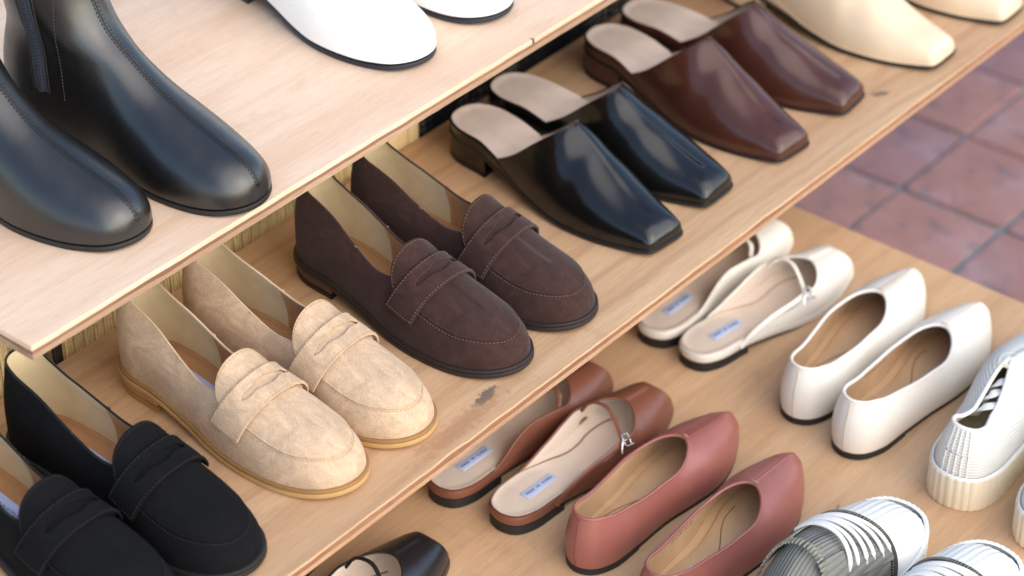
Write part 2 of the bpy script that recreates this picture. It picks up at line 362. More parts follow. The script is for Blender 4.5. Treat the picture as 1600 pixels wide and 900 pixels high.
def shell(la, name, G, seq, mat, lin_mat, parent, closed, th=.0016, binding=None, bind_r=.0013, split=None):
    weld_spine(G, seq); n = grid_normals(la, G, seq, closed); I = G - n * th; weld_spine(I, seq)
    up = MB().grid(G, closed)
    up.grid(np.stack([G[:, -1], G[:, -1] + n[:, -1] * 0 + (0, 0, .0004) - n[:, -1] * th * .5, I[:, -1]], 1), closed)
    u = up.build(name, mat, parent, sharp=None)
    if split:                                        # heel lining and forepart lining of two leathers
        hx = [i for i, (s_, k) in enumerate(seq) if la.col(s_, k)[0][0] <= split[0]]; a = [i for i in hx if i < len(seq) / 2]; b = [i for i in hx if i > len(seq) / 2]
        MB().grid(I[b + a]).build('heel_lining', lin_mat, parent, sharp=None); MB().grid(I[a[-1]:b[0] + 1]).build('lining', split[1], parent, sharp=None)
    else: MB().grid(I, closed).build('lining', lin_mat, parent, sharp=None)
    if binding:
        P = G[:, -1] - n[:, -1] * th * .5
        P = P[[i for i, (s_, k) in enumerate(seq) if np.linalg.norm(G[i, -1, :2] - la.col(s_, k)[1]) > 6e-4]]   # only round the opening
        if closed:
            keep = [0]
            for i in range(1, len(P)):
                if np.linalg.norm(P[i] - P[keep[-1]]) > .0012: keep.append(i)
        else: keep = [i for i in range(len(P)) if i == 0 or np.linalg.norm(P[i] - P[i - 1]) > .0004]
        P = P[keep]
        MB().tube(P, bind_r, 7, closed).build('topline_binding', binding, u, sharp=None)
    return u, n
def open_loop(la, seq, G, xmax):
    """Top-line points behind the throat, medial throat -> heel -> lateral throat."""
    return [G[i, -1] for i, (s_, k) in enumerate(seq)]
def slab(la, name, mat, parent, e, dz0, dz1, bev=.0008, cols=None, e_of=None, floor=None, sharp=40):
    """A sole layer that follows the feather line between the offsets dz1 (top) and dz0 (bottom)."""
    def R_(ee, dz):
        P, S = la.ring(ee if e_of is None else ee + e_of, cols); Q = la.lift(P, dz(P[:, 0]) if callable(dz) else dz)
        if floor is not None: Q[:, 2] = np.maximum(Q[:, 2], floor)
        return Q
    sh = lambda d, k: (lambda x: d(x) + k) if callable(d) else d + k
    P, S = la.ring(0, cols); cen = la.lift(S, dz0(S[:, 0]) if callable(dz0) else dz0)
    if floor is not None: cen[:, 2] = np.maximum(cen[:, 2], floor)
    ct = la.lift(S + (P - S) * .85, dz1(P[:, 0]) if callable(dz1) else dz1)
    m = MB().rings([ct, R_(e - bev, dz1), R_(e - bev * .3, sh(dz1, -bev * .3)), R_(e, sh(dz1, -bev)), R_(e, sh(dz0, bev)), R_(e - bev * .3, sh(dz0, bev * .3)), R_(e - bev, dz0), cen])
    return m.build(name, mat, parent, sharp=sharp)
def heel_block(la, name, mat, parent, xh, e, z0, dz, taper=(1, 1), front=.003):
    """Heel block under x < xh from height z0 up to the sole (zs + dz)."""
    P, S = la.ring(e); idx = [i for i in range(len(P)) if P[i, 0] < xh]
    half = len(P) // 2; a = [i for i in idx if i <= half]; b = [i for i in idx if i > half]
    seq = b + a                                      # outer side front -> heel -> inner side front
    Q = P[seq]; Q[0, 0] = Q[-1, 0] = xh
    fr = np.array([Q[-1] + (Q[0] - Q[-1]) * t + (-front * math.sin(math.pi * t), 0) for t in (.2, .4, .6, .8)]); Q = np.r_[Q, fr]
    c = np.array([xh * .5, 0]); rings = []
    top = la.zs(Q[:, 0]) + dz
    for t, ins in ((0, .0007), (0, 0), (.12, 0), (.5, 0), (1, 0)):
        s_ = taper[0] + (taper[1] - taper[0]) * t; D = Q - c; W = c + D * s_; W = W - D / (np.linalg.norm(D, axis=1, keepdims=True) + 1e-9) * ins
        rings.append(np.c_[W, z0 + (top - z0) * t + (0.0007 if (t == 0 and ins == 0) else 0)])
    return MB().rings(rings, True, True).build(name, mat, parent, sharp=35)
def insole(la, mat, parent, dz=.001, rim=.0, c0=.98, name='insole', xmax=None, soft=.0):
    P, S = la.ring(0); rings = []
    for c in (c0, .93, .86, .78, .62, .4, .2, 0.0):
        Q = la.lift(S + (P - S) * c, dz); Q[:, 2] += rim * float(sstep(.76, .92, c)) - rim * .5 * float(sstep(.955, .985, c)); rings.append(Q)
    return MB().rings(rings).build(name, mat, parent, sharp=None)
def text_mesh(txt, size, mat, parent, loc, rz, name='print', flip=1):
    cu = bpy.data.curves.new(name, 'FONT'); cu.body = txt; cu.size = size; cu.align_x = 'CENTER'; cu.align_y = 'CENTER'; cu.extrude = 0.00012; cu.resolution_u = 2
    t = bpy.data.objects.new(name, cu); COL.objects.link(t); dg = bpy.context.evaluated_depsgraph_get(); me = bpy.data.meshes.new_from_object(t.evaluated_get(dg))
    bpy.data.objects.remove(t); bpy.data.curves.remove(cu)
    me.materials.clear(); me.materials.append(mat); o = bpy.data.objects.new(name, me); COL.objects.link(o); o.parent = parent
    o.matrix_local = Matrix.Translation(loc) @ Matrix.Rotation(rz, 4, 'Z'); return o
def patch(la, u0, u1, x0f, x1f, nu, nx, off, th, crown=0.0):
    """A strip of material laid over the last: u across, x along; a closed slab of thickness th."""
    T = []; B_ = []
    for i in range(nu + 1):
        u = u0 + (u1 - u0) * i / nu; r0, r1 = [], []
        for j in range(nx + 1):
            x = x0f(u) + (x1f(u) - x0f(u)) * j / nx; o = off + crown * math.sin(math.pi * j / nx)
            r0.append(la.across(x, u, o + th)); r1.append(la.across(x, u, o))
        T.append(r0); B_.append(r1)
    T = np.array(T); B_ = np.array(B_); m = MB().grid(T).grid(B_)
    m.grid(np.stack([T[0], B_[0]], 1)).grid(np.stack([T[-1], B_[-1]], 1)).grid(np.stack([T[:, 0], B_[:, 0]], 1)).grid(np.stack([T[:, -1], B_[:, -1]], 1))
    return m, T

# ---------------------------------------------------------------- the setting: paving, shelves, what stands behind them
UPZ, LOZ, FLZ = .168, -.168, -.465
GROUT, = (plain('grout', lin((136, 150, 160)), .95, .28, 40, bump=.6),)
def ground_mat():
    m = NT('paving_far'); b = m.n('ShaderNodeTexBrick'); b.offset = 0; b.inputs['Scale'].default_value = 1
    b.inputs['Brick Width'].default_value = .1645; b.inputs['Row Height'].default_value = .152; b.inputs['Mortar Size'].default_value = .005; b.inputs['Mortar Smooth'].default_value = .2
    b.inputs['Color1'].default_value = (*lin((136, 92, 90)), 1); b.inputs['Color2'].default_value = (*lin((122, 80, 80)), 1); b.inputs['Mortar'].default_value = (*lin((104, 112, 120)), 1)
    m.l(m.mapping(loc=(-2.356, -1.3287, 0)), b.inputs['Vector'])
    n = m.noise(9, 6, .65); c = m.mix(.35, b.outputs['Color'], m.ramp(n, [(.3, lin((100, 78, 82))), (.7, lin((160, 112, 108)))]))
    m.set(color=c, rough=.85, normal=m.bump(m.noise(160, 4), .3, .001)); return m.m
TX, TY = .1645, .152
tx0, ty0, ntx, nty = 2.356 - 5 * TX, 1.3287 - 6 * TY, 12, 11
# the paving: a far sheet with a hole where single tiles are laid, and a mortar bed under those
hx0, hx1, hy0, hy1 = tx0, tx0 + ntx * TX, ty0, ty0 + nty * TY
B_ = 60.0
fv = [(-B_, -B_), (B_, -B_), (B_, B_), (-B_, B_), (hx0, hy0), (hx1, hy0), (hx1, hy1), (hx0, hy1)]
floor = obj('floor', [(x, y, FLZ) for x, y in fv], [(0, 1, 5, 4), (1, 2, 6, 5), (2, 3, 7, 6), (3, 0, 4, 7)], ground_mat(), None, False); floor['kind'] = 'structure'
MB().box(hx0, hx1, hy0, hy1, FLZ - .03, FLZ - .0045).build('mortar_bed', GROUT, floor, False)
def tile_mat(i):
    m = NT('terracotta_tile_%d' % i); base = [(170, 128, 124), (162, 124, 124), (176, 132, 126), (166, 126, 127)][i]
    n = m.noise(11, 6, .62, .5); c = m.ramp(n, [(.28, mul(lin(base), .78)), (.55, lin(base)), (.78, lin((178, 150, 156)))])
    sp = m.noise(38, 4, .6); c = m.mix(m.math('MULTIPLY', m.ramp(sp, [(.58, (0, 0, 0)), (.66, (1, 1, 1))]), .65), c, lin((118, 106, 118)))
    c = m.mix(m.math('MULTIPLY', m.ramp(m.noise(6, 5, .6), [(.5, (0, 0, 0)), (.75, (1, 1, 1))]), .35), c, lin((156, 150, 166)))
    m.set(color=c, rough=.7, spec=.35, normal=m.bump(m.noise(220, 4), .35, .0012, m.bump(m.noise(24, 3), .3, .003))); return m.m
tmats = [tile_mat(i) for i in range(4)]
def tile_mesh(i):
    m = MB(); bm = bmesh.new(); bmesh.ops.create_cube(bm, size=1)
    for v in bm.verts: v.co = Vector((v.co.x * (TX - .0070), v.co.y * (TY - .0070), v.co.z * .014))
    ed = [e for e in bm.edges if abs(e.verts[0].co.z - e.verts[1].co.z) > .001]; bmesh.ops.bevel(bm, geom=ed, offset=.003, segments=2, affect='EDGES')
    ed = [e for e in bm.edges if e.verts[0].co.z > 0 and e.verts[1].co.z > 0]; bmesh.ops.bevel(bm, geom=ed, offset=.0016, segments=2, affect='EDGES')
    me = bpy.data.meshes.new('tile'); bm.to_mesh(me); bm.free(); me.materials.append(tmats[i]); me.polygons.foreach_set('use_smooth', [True] * len(me.polygons)); me.set_sharp_from_angle(angle=R(50)); return me
tmesh = [tile_mesh(i) for i in range(4)]
for i in range(ntx):
    for j in range(nty):
        o = bpy.data.objects.new('tile', tmesh[random.randrange(4)]); COL.objects.link(o); o.parent = floor
        o.location = (tx0 + (i + .5) * TX + random.uniform(-.0012, .0012), ty0 + (j + .5) * TY + random.uniform(-.0012, .0012), FLZ - .007 + random.uniform(-.0012, .0008))
        o.rotation_euler = (random.uniform(-.003, .003), random.uniform(-.003, .003), random.choice((0, math.pi)) + random.uniform(-.008, .008))

PLY_U = wood('plywood_upper', lin((234, 203, 176)), lin((225, 188, 157)), lin((200, 157, 124)), [(1.5058, 1.2428, .0015, .005, 10, lin((45, 35, 30)), .9)], .3, .5, .12)  # dark mark painted into the veneer for the shade in a nail slot
PLY_M = wood('plywood_middle', lin((210, 172, 134)), lin((196, 155, 117)), lin((160, 117, 84)), [(1.236, 1.0755, .021, .0065, 10, lin((92, 86, 84)), .85), (1.8665, 1.0855, .012, .006, -30, lin((84, 78, 72)), .7), (1.19, 1.066, .07, .012, 3, lin((160, 112, 78)), .4)], 1.7, .5)
PLY_L = wood('plywood_lower', lin((218, 178, 138)), lin((205, 163, 122)), lin((174, 130, 94)), [(1.4, 1.03, .012, .004, 30, lin((110, 84, 62)), .6), (1.47, .86, .010, .003, 20, lin((110, 80, 60)), .6)], 3.1, .5, .2)
EDGE_L = wood('ply_edge_light', lin((176, 146, 120)), lin((158, 126, 100)), lin((124, 92, 70)), (), 4.2, .75)
EDGE_O = wood('ply_edge_orange', lin((186, 148, 116)), lin((168, 128, 98)), lin((134, 96, 70)), (), 5.2, .75)
EDGE_D = wood('ply_edge_dark', lin((156, 116, 92)), lin((132, 94, 74)), lin((92, 62, 48)), (), 6.2, .85)
LEGW = wood('leg_wood', lin((150, 108, 70)), lin((130, 90, 56)), lin((96, 64, 40)), (), 7.2, .6)
def rough_slab(x0, x1, y0, y1, z0, z1, amp, seed, nx=420):
    """A board whose front edge (y0) is slightly uneven, as sawn."""
    rs = np.random.RandomState(seed); a = np.convolve(rs.randn(nx + 9), np.ones(5) / 5, 'same')[:nx + 1] * amp; xs_ = np.linspace(x0, x1, nx + 1); m = MB()
    sec = lambda x, d: [(x, y0 + d + .0004, z1), (x, y0 + d, z1 - .0005), (x, y0 + d, z0 + .0004), (x, y0 + d + .0003, z0), (x, y1, z0), (x, y1, z1)]
    return m.rings([sec(x, d) for x, d in zip(xs_, a)], True, True)
def shelf(name, label, x0, x1, y0, y1, z, layers, seed, legs=()):
    t = empty(name, label, 'shelf', 'stepped plywood shoe shelves', (0, 0, 0)); zz = z
    for i, (pn, th, mat, rec, amp) in enumerate(layers):
        rough_slab(x0 + rec, x1 - rec, y0 + rec, y1, zz - th, zz, amp, seed + i).build(pn, mat, t, sharp=30); zz -= th
    for (a, b) in legs: MB().box(a - .02, a + .02, b - .02, b + .02, FLZ, zz - .0005, .002).build('leg', LEGW, t, sharp=30)
    return t
shelf('plywood_shelf', 'highest pale plywood shelf, carrying the ankle boots', .9024, 3.15, 1.2435, 1.86, UPZ, [('top_veneer', .0048, PLY_U, 0, .0005), ('core_ply', .0038, EDGE_D, .0006, .0009), ('bottom_veneer', .0050, EDGE_L, .0001, .0003)], 11, [(1.2, 1.80), (3.05, 1.80)])
shelf('plywood_shelf', 'middle plywood shelf with the loafers and mules', .72, 3.15, 1.0480, 1.3925, 0, [('top_veneer', .0024, PLY_M, 0, .0006), ('core_ply', .0052, EDGE_D, .0006, .0010), ('bottom_veneer', .0044, EDGE_O, -.0002, .0003)], 21, [(.80, 1.33), (.80, 1.20), (3.08, 1.30)])
shelf('plywood_shelf', 'lowest plywood board with flats, slides and sneakers, ending above the red paving', .60, 1.8565, .42, 1.66, LOZ, [('top_veneer', .0030, PLY_L, 0, .0002), ('core_ply', .0045, EDGE_D, .0005, .0004), ('bottom_veneer', .0045, EDGE_O, .0001, .0003)], 31, [(1.80, 1.58), (.70, 1.58), (.70, .50), (1.78, .50)])
# what stands behind the middle shelf, seen in the gap under the top one
def weave_mat(name, c, c2, sx, sz):
    m = NT(name); a = m.n('ShaderNodeTexWave', wave_type='BANDS', bands_direction='Z'); a.inputs['Scale'].default_value = sz; a.inputs['Distortion'].default_value = .8
    m.l(m.tc.outputs['Object'], a.inputs['Vector']); b = m.n('ShaderNodeTexWave', wave_type='BANDS', bands_direction='X'); b.inputs['Scale'].default_value = sx; m.l(m.tc.outputs['Object'], b.inputs['Vector'])
    f = m.math('MULTIPLY_ADD', a.outputs['Fac'], .25); m.l(b.outputs['Fac'], f.node.inputs[2]); col = m.mix(.35, m.ramp(f, [(.05, c2), (.5, c)]), m.ramp(m.noise(40, 5), [(.3, mul(c, .7)), (.7, mul(c, 1.15))]))
    m.set(color=col, rough=.8, normal=m.bump(f, .8, .002)); return m.m
WEAVE = weave_mat('yellow_wicker', lin((246, 220, 160)), lin((214, 172, 104)), 90, 70)
bk = empty('wicker_basket', 'yellow wicker basket seen through the gap behind the tan loafers', 'basket', None, (0, 0, 0))
MB().box(.66, 1.435, 1.412, 1.62, FLZ + .12, UPZ - .016, .004).build('body', WEAVE, bk, sharp=30)
ribm = None
for i in range(66):
    x = .668 + i * .0116
    if ribm is None:
        mb = MB(); n = 9
        P = [np.array([(math.cos(2 * math.pi * k / 8) * (.0061 + .0003 * math.sin(j * 2.1)), math.sin(2 * math.pi * k / 8) * .0026, -.20 + j * .35 / 20) for k in range(8)]) for j in range(21)]
        ro = mb.rings(P, True, True).build('rib', WEAVE, bk, sharp=None); ribm = ro.data
    else: ro = bpy.data.objects.new('rib', ribm); COL.objects.link(ro); ro.parent = bk
    ro.location = (x, 1.4085, 0 + random.uniform(-.002, .002)); ro.rotation_euler = (0, random.uniform(-.012, .012), 0)
BROWNP = wood('dark_brown_wood', lin((112, 88, 62)), lin((84, 62, 44)), lin((48, 36, 28)), (), 8.1, .6)
t = empty('brown_post', 'dark brown grooved post under the near corner of the highest shelf', 'post', None, (0, 0, 0))
MB().box(1.0, 1.034, 1.3955, 1.4040, FLZ, UPZ - .0142, .001).build('shaft', BROWNP, t, sharp=30)
for i in range(4): MB().box(1.001 + i * .0085, 1.0065 + i * .0085, 1.3935, 1.3956, FLZ, UPZ - .0145, .0006).build('groove_strip', BROWNP, t, sharp=30)
MB().box(1.0345, 1.046, 1.3955, 1.4042, FLZ, UPZ - .0143, .0025).build('dark_edge', plain('gap_shade_black', lin((24, 22, 22)), .5), t, sharp=30)  # black strip put in for the shaded gap beside the post
PINE = wood('pine_wood', lin((240, 214, 160)), lin((226, 190, 130)), lin((188, 140, 80)), (), 9.4, .6)
t = empty('pine_post', 'pale pine post behind the farther dark brown loafer', 'post', None, (0, 0, 0))
for i in range(5): MB().box(1.4365 + i * .0150, 1.4508 + i * .0150, 1.3945 + .001 * (i % 2), 1.43, FLZ, UPZ - .0142, .0012).build('plank', PINE, t, sharp=30)
def tweed():
    m = NT('black_tweed'); ck = m.n('ShaderNodeTexChecker'); ck.inputs['Scale'].default_value = 150; ck.inputs['Color1'].default_value = (*lin((20, 20, 22)), 1); ck.inputs['Color2'].default_value = (*lin((96, 90, 86)), 1)
    m.l(m.mapping((1, 1, 1), (0, R(45), 0)), ck.inputs['Vector']); n = m.noise(14, 4, .6)
    c = m.mix(m.ramp(n, [(.45, (0, 0, 0)), (.62, (1, 1, 1))]), lin((22, 22, 25)), ck.outputs[0]); m.set(color=c, rough=.9, spec=.1, normal=m.bump(m.noise(700, 3), .5, .001)); return m.m
xs_ = np.linspace(1.513, 3.1, 190); fold = lambda x, z: 1.4005 + .0022 * math.sin(x * 60) + .0015 * math.sin(x * 143 + z * 9)
Gc = np.array([[(x, fold(x, z), z) for z in np.linspace(-.30, UPZ - .0142, 12)] for x in xs_]); Gb = Gc + (0, .003, 0)
c = MB().grid(Gc).grid(Gb).grid(np.stack([Gc[:, -1], Gb[:, -1]], 1)).grid(np.stack([Gc[0], Gb[0]], 1)).build('tweed_cloth', tweed(), None, sharp=None)
c['label'] = 'black and grey tweed cloth hanging behind the mules'; c['category'] = 'cloth'

# ---------------------------------------------------------------- shoes
TANLIN2 = leather('tan_forepart_lining', lin((186, 140, 98)), .45, .15, .08)
BEIGE = leather('beige_lining', lin((216, 196, 180)), .55, .1, .08)
BEIGE_SANDAL = leather('pale_footbed', lin((226, 208, 190)), .5, .1, .05)
TANLIN = leather('tan_insole', lin((176, 130, 92)), .42, .15, .10)
CREAMLIN = leather('cream_lining', lin((216, 198, 164)), .5, .2, .08)
TANWALL = leather('tan_wall_lining', lin((208, 174, 136)), .5, .12, .08)
LABEL_BLUE = plain('label_blue', lin((176, 192, 232)), .3, .05, bump=.02)
LABEL_PALE = plain('label_pale', lin((190, 204, 236)), .4, .04, bump=.02)
INK = plain('ink', lin((52, 66, 100)), .6, .05)
RUBBER = plain('black_rubber', lin((30, 28, 28)), .55, .2, 30)
THREAD_TAN = plain('tan_thread', lin((205, 170, 120)), .8)
METAL = plain('silver_metal', lin((205, 205, 205)), .22, .04, metal=1, bump=.05)

def loafer(nm, label, left, loc, rz, C):
    """C: suede, welt, sole, heel, thread"""
    zs = [(0, .0235), (.055, .0225), (.105, .0145), (.165, .0082), (.21, .0085), (.262, .0125)]
    h = [(0, .060), (.09, .078), (.125, .0735), (.145, .0650), (.170, .0560), (.19, .0480), (.21, .0415), (.23, .0362), (.247, .0310), (.262, .0245)]
    la = Last('loafer', left, zs, h, 2.35, 2.15, .030, .042)
    T = empty(nm, label, 'shoe', 'penny loafers on the middle shelf', loc, rz)
    xa, xt, c0 = .118, .168, .73
    def cx(x): return c0 + .10 * float(sstep(.035, .0, x)) - .13 * math.exp(-((x - .045) / .035)**2) if x < xa else c0 * max(0, 1 - ((x - xa) / (xt - xa))**2.2)**.5 if x < xt else 0
    zt = pchip([(0, .0760), (.010, .0752), (.03, .0690), (.06, .0585), (.085, .0500), (.116, .0430), (.14, .0430), (.168, .0520)])
    wq = lambda x: 1 - sstep(.112, .166, x)
    vap = lambda x: .45 + .07 * float(sstep(.20, .262, x))
    nv = 30; j0 = 15
    def vrow(side, k, x):
        va = vap(x) ; e = .012
        lo = np.linspace(0, va - e, j0); mid = [va - e * .3, va + e * .3, va + e]; hi = np.linspace(va + e, 1, nv + 1 - j0 - 2)[1:]
        return np.r_[lo, mid, hi]
    fine = [xt - d for d in (0, .0005, .0015, .003, .005, .0075, .0105)]
    G, seq = upper_grid(la, cx, zt, wq, nv, fine=fine, vrow=vrow, aq=lambda v: v**1.9 - .16 * math.sin(math.pi * v)**2)
    n = grid_normals(la, G, seq, True)
    for i, (s_, k) in enumerate(seq):                # raised apron (plug) inside the moccasin seam
        x = la.col(s_, k)[0][0]; a = float(sstep(.166, .176, x))
        if a > 0:
            prof = np.zeros(G.shape[1]); prof[j0 + 1:] = .0011; prof[j0] = -.0001; prof[j0 - 1] = -.0003
            G[i] += n[i] * (prof * a)[:, None]
    u, n = shell(la, 'upper', G, seq, C['suede'], CREAMLIN, T, True, .0017, C['edge'], .0011, split=(.088, TANLIN2))
    # apron stitching
    st = []
    kk = [(0, k) for k in np.arange(la.k_of(0, .168), la.N + .01, 1)] + [(1, k) for k in np.arange(la.N, la.k_of(1, .168) - .01, -1)]
    for s_, k in kk: st.append(la.dome(s_, min(k, la.N), vap(la.col(s_, min(k, la.N))[0][0]) - .045, .0004))
    s1 = MB().stitch(st, .0034, .0021, .00034).build('stitching', C['thread'], u, sharp=None); s1['kind'] = 'stuff'
    MB().tube([la.dome(s_, min(k, la.N), vap(la.col(s_, min(k, la.N))[0][0]), .0007) for s_, k in kk], .0008, 6).build('apron_seam', C['suede'], u, sharp=None)
    # tongue flap
    xr = lambda u_: .1350 + .0030 * abs(u_ / .60)**2 + .0150 * abs(u_ / .60)**6
    m, Tg = patch(la, -.60, .60, lambda u_: .1745, xr, 26, 14, .0012, .0024)
    tg = m.build('tongue', C['suede'], T, sharp=60)
    ed = Tg[:, -1] * .93 + Tg[:, -2] * .07; ed = np.array([Tg[i, -1] + (Tg[i, -2] - Tg[i, -1]) * .75 + (0, 0, .0005) for i in range(len(Tg))])
    q = MB().stitch(ed, .0034, .0021, .00034).build('stitching', C['thread'], tg, sharp=None); q['kind'] = 'stuff'
    # saddle strap with its slot
    uM = .72; x_b = lambda u_: .1560 - .012 * (u_ / uM)**2; x_f = lambda u_: .1830 - .008 * (u_ / uM)**2
    x_m = lambda u_: .1675 - .009 * (u_ / uM)**2; gap = lambda u_: .0040 * math.sqrt(max(0, 1 - ((u_ - .03) / .36)**2)) * (1 + .25 * math.sin(u_ * 19 + 1))
    off = .0046
    m1, A1 = patch(la, -uM, uM, lambda u_: x_m(u_) + gap(u_), x_f, 60, 7, off, .0018)
    m2, A2 = patch(la, -uM, uM, x_b, lambda u_: x_m(u_) - gap(u_), 60, 7, off, .0018)
    m1.add(m2.v, m2.f); sp = m1.build('saddle_strap', C['suede'], T, sharp=55)
    mm = MB()
    for A, j, t in ((A1, -1, .14), (A2, 0, .14)):
        jj = A.shape[1] - 1 if j == -1 else 0; k2 = jj - 1 if j == -1 else 1
        mm.stitch(A[:, jj] + (A[:, k2] - A[:, jj]) * .62 + (0, 0, .0003), .0034, .0021, .00034)
    for e_ in (0, -1):
        mm.stitch(np.r_[A2[e_], A1[e_]] + (A1[1 if e_ == 0 else -2][0] - A1[e_][0]) * .8, .0034, .0021, .00034)
    mm = mm.build('stitching', C['thread'], sp, sharp=None); mm['kind'] = 'stuff'
    # heel counter lining seam, insole, label
    insole(la, TANLIN, T, .0030, .0008, .975)
    isr, S_ = la.ring(0, inset=.80); Q = la.lift(isr, .0046); Q = Q[Q[:, 0] < .15]
    P = np.array([q for q in Q if q[1] * la.sg > 0] )
    mm = MB()
    for sgn in (1, -1):
        P = np.array(sorted([tuple(q) for q in Q if q[1] * sgn > 0])); mm.stitch(P, .0036, .0022, .00035)
    mm = mm.build('insole_stitching', THREAD_TAN, T, sharp=None); mm['kind'] = 'stuff'
    lb = MB().box(.058, .106, -.0085, .0085, .0, .0007, .0003).build('label', LABEL_BLUE, T, sharp=30); slope = math.atan2(.0225 - .0145, .05)
    lb.matrix_local = Matrix.Translation((0, la.yc(.08), float(la.zs(.06)) + .0052)) @ Matrix.Translation((.058, 0, 0)) @ Matrix.Rotation(slope * .95, 4, 'Y') @ Matrix.Translation((-.058, 0, 0))
    text_mesh('MADE IN KOREA', .0042, INK, lb, (.082, 0, .0008), 0 , 'print')
    for i, (s_, k) in enumerate(seq): pass
    sx = .088                                        # side seam of the lining with a stitched end
    for side in (0, 1):
        k = la.k_of(side, sx); i = min(range(len(seq)), key=lambda a: (seq[a][0] != side, abs(seq[a][1] - k)))
        colp = G[i] - n[i] * .0022; mm = MB().stitch(colp[2:], .0032, .002, .00035).build('lining_stitching', THREAD_TAN, T, sharp=None); mm['kind'] = 'stuff'
        MB().tube([G[i, -1] + (.0015, 0, .0004), G[i, -1] + (-.0015, 0, .0006)], .0007, 5).build('thread_knot', C['thread'], u, sharp=None)
    slab(la, 'welt', C['welt'], T, .0026, -.0035, -.0002, .0007)
    slab(la, 'outsole', C['sole'], T, .0031, -.0082, -.0036, .0008, floor=.0003)
    heel_block(la, 'heel', C['heel'], T, .064, .0014, .0058, -.0080, (.985, 1.0))
    heel_block(la, 'heel_lift', C['lift'], T, .064, .0016, 0.0, -.0176, (.985, .985))
    return T

def mule(nm, label, left, loc, rz, C, group, thick_sole=False):
    zs = [(0, .0355), (.05, .0345), (.085, .0270), (.13, .0130), (.18, .0060), (.225, .0055), (.271, .0085)]
    h = [(0, .060), (.09, .064), (.128, .0770), (.15, .0745), (.175, .0610), (.20, .0470), (.22, .0360), (.24, .0270), (.256, .0210), (.271, .0160)]
    la = Last('square', left, zs, h, pchip([(0, 1.9), (.15, 1.9), (.20, 2.3), (.24, 2.9), (.271, 3.2)]), pchip([(0, 1.85), (.15, 1.85), (.20, 2.05), (.24, 2.3), (.271, 2.4)]), .030, .022, pchip([(0, .0), (.07, .0), (.13, .007), (.17, .007), (.23, .001), (.271, 0)]))
    T = empty(nm, label, 'shoe', group, loc, rz)
    xs, xt = .080, .152
    cx = lambda x: 1 if x <= xs else max(0, 1 - ((x - xs) / (xt - xs))**1.85)**.526 if x < xt else 0
    fine = list(np.linspace(xs, xt, 26)) + [xt - d for d in (.0002, .0005, .001)]
    G, seq = upper_grid(la, cx, nv=26, xs=xs, fine=fine)
    # soft pulls in the leather and a chiselled edge to the toe
    n = grid_normals(la, G, seq, False)
    for i, (s_, k) in enumerate(seq):
        for j in range(G.shape[1]):
            x, y, z = G[i, j]; v = j / (G.shape[1] - 1)
            d = .0006 * math.sin(x * 150 + y * 90 * la.sg + (1.3 if left else 0)) * math.exp(-((x - .168) / .03)**2) * v
            G[i, j] += n[i, j] * d
    shell(la, 'upper', G, seq, C['leather'], C.get('lining', BEIGE), T, False, .0018, C['leather'], .0011)
    insole(la, C.get('insole', BEIGE), T, .0022, .0016, .955)
    pt_ = pchip([(0, -.0082), (.07, -.0080), (.11, -.0030), (.14, -.0012), (.271, -.0012)]); pu_ = pchip([(0, .0019), (.08, .0019), (.10, .0004), (.271, .0003)])
    slab(la, 'platform', C['leather'], T, .0006, pt_, pu_, .0004)
    slab(la, 'outsole', C['sole'], T, C.get('sole_e', .0014), lambda x: pt_(x) - .0034, lambda x: pt_(x) - .0001, .0006, floor=.0003)
    heel_block(la, 'heel', C['leather'], T, .064, .0002, .0040, -.0110, (1.03, .97), .004)
    heel_block(la, 'heel_lift', RUBBER, T, .064, .0004, 0.0, -.0315, (1.03, 1.03), .004)
    return T

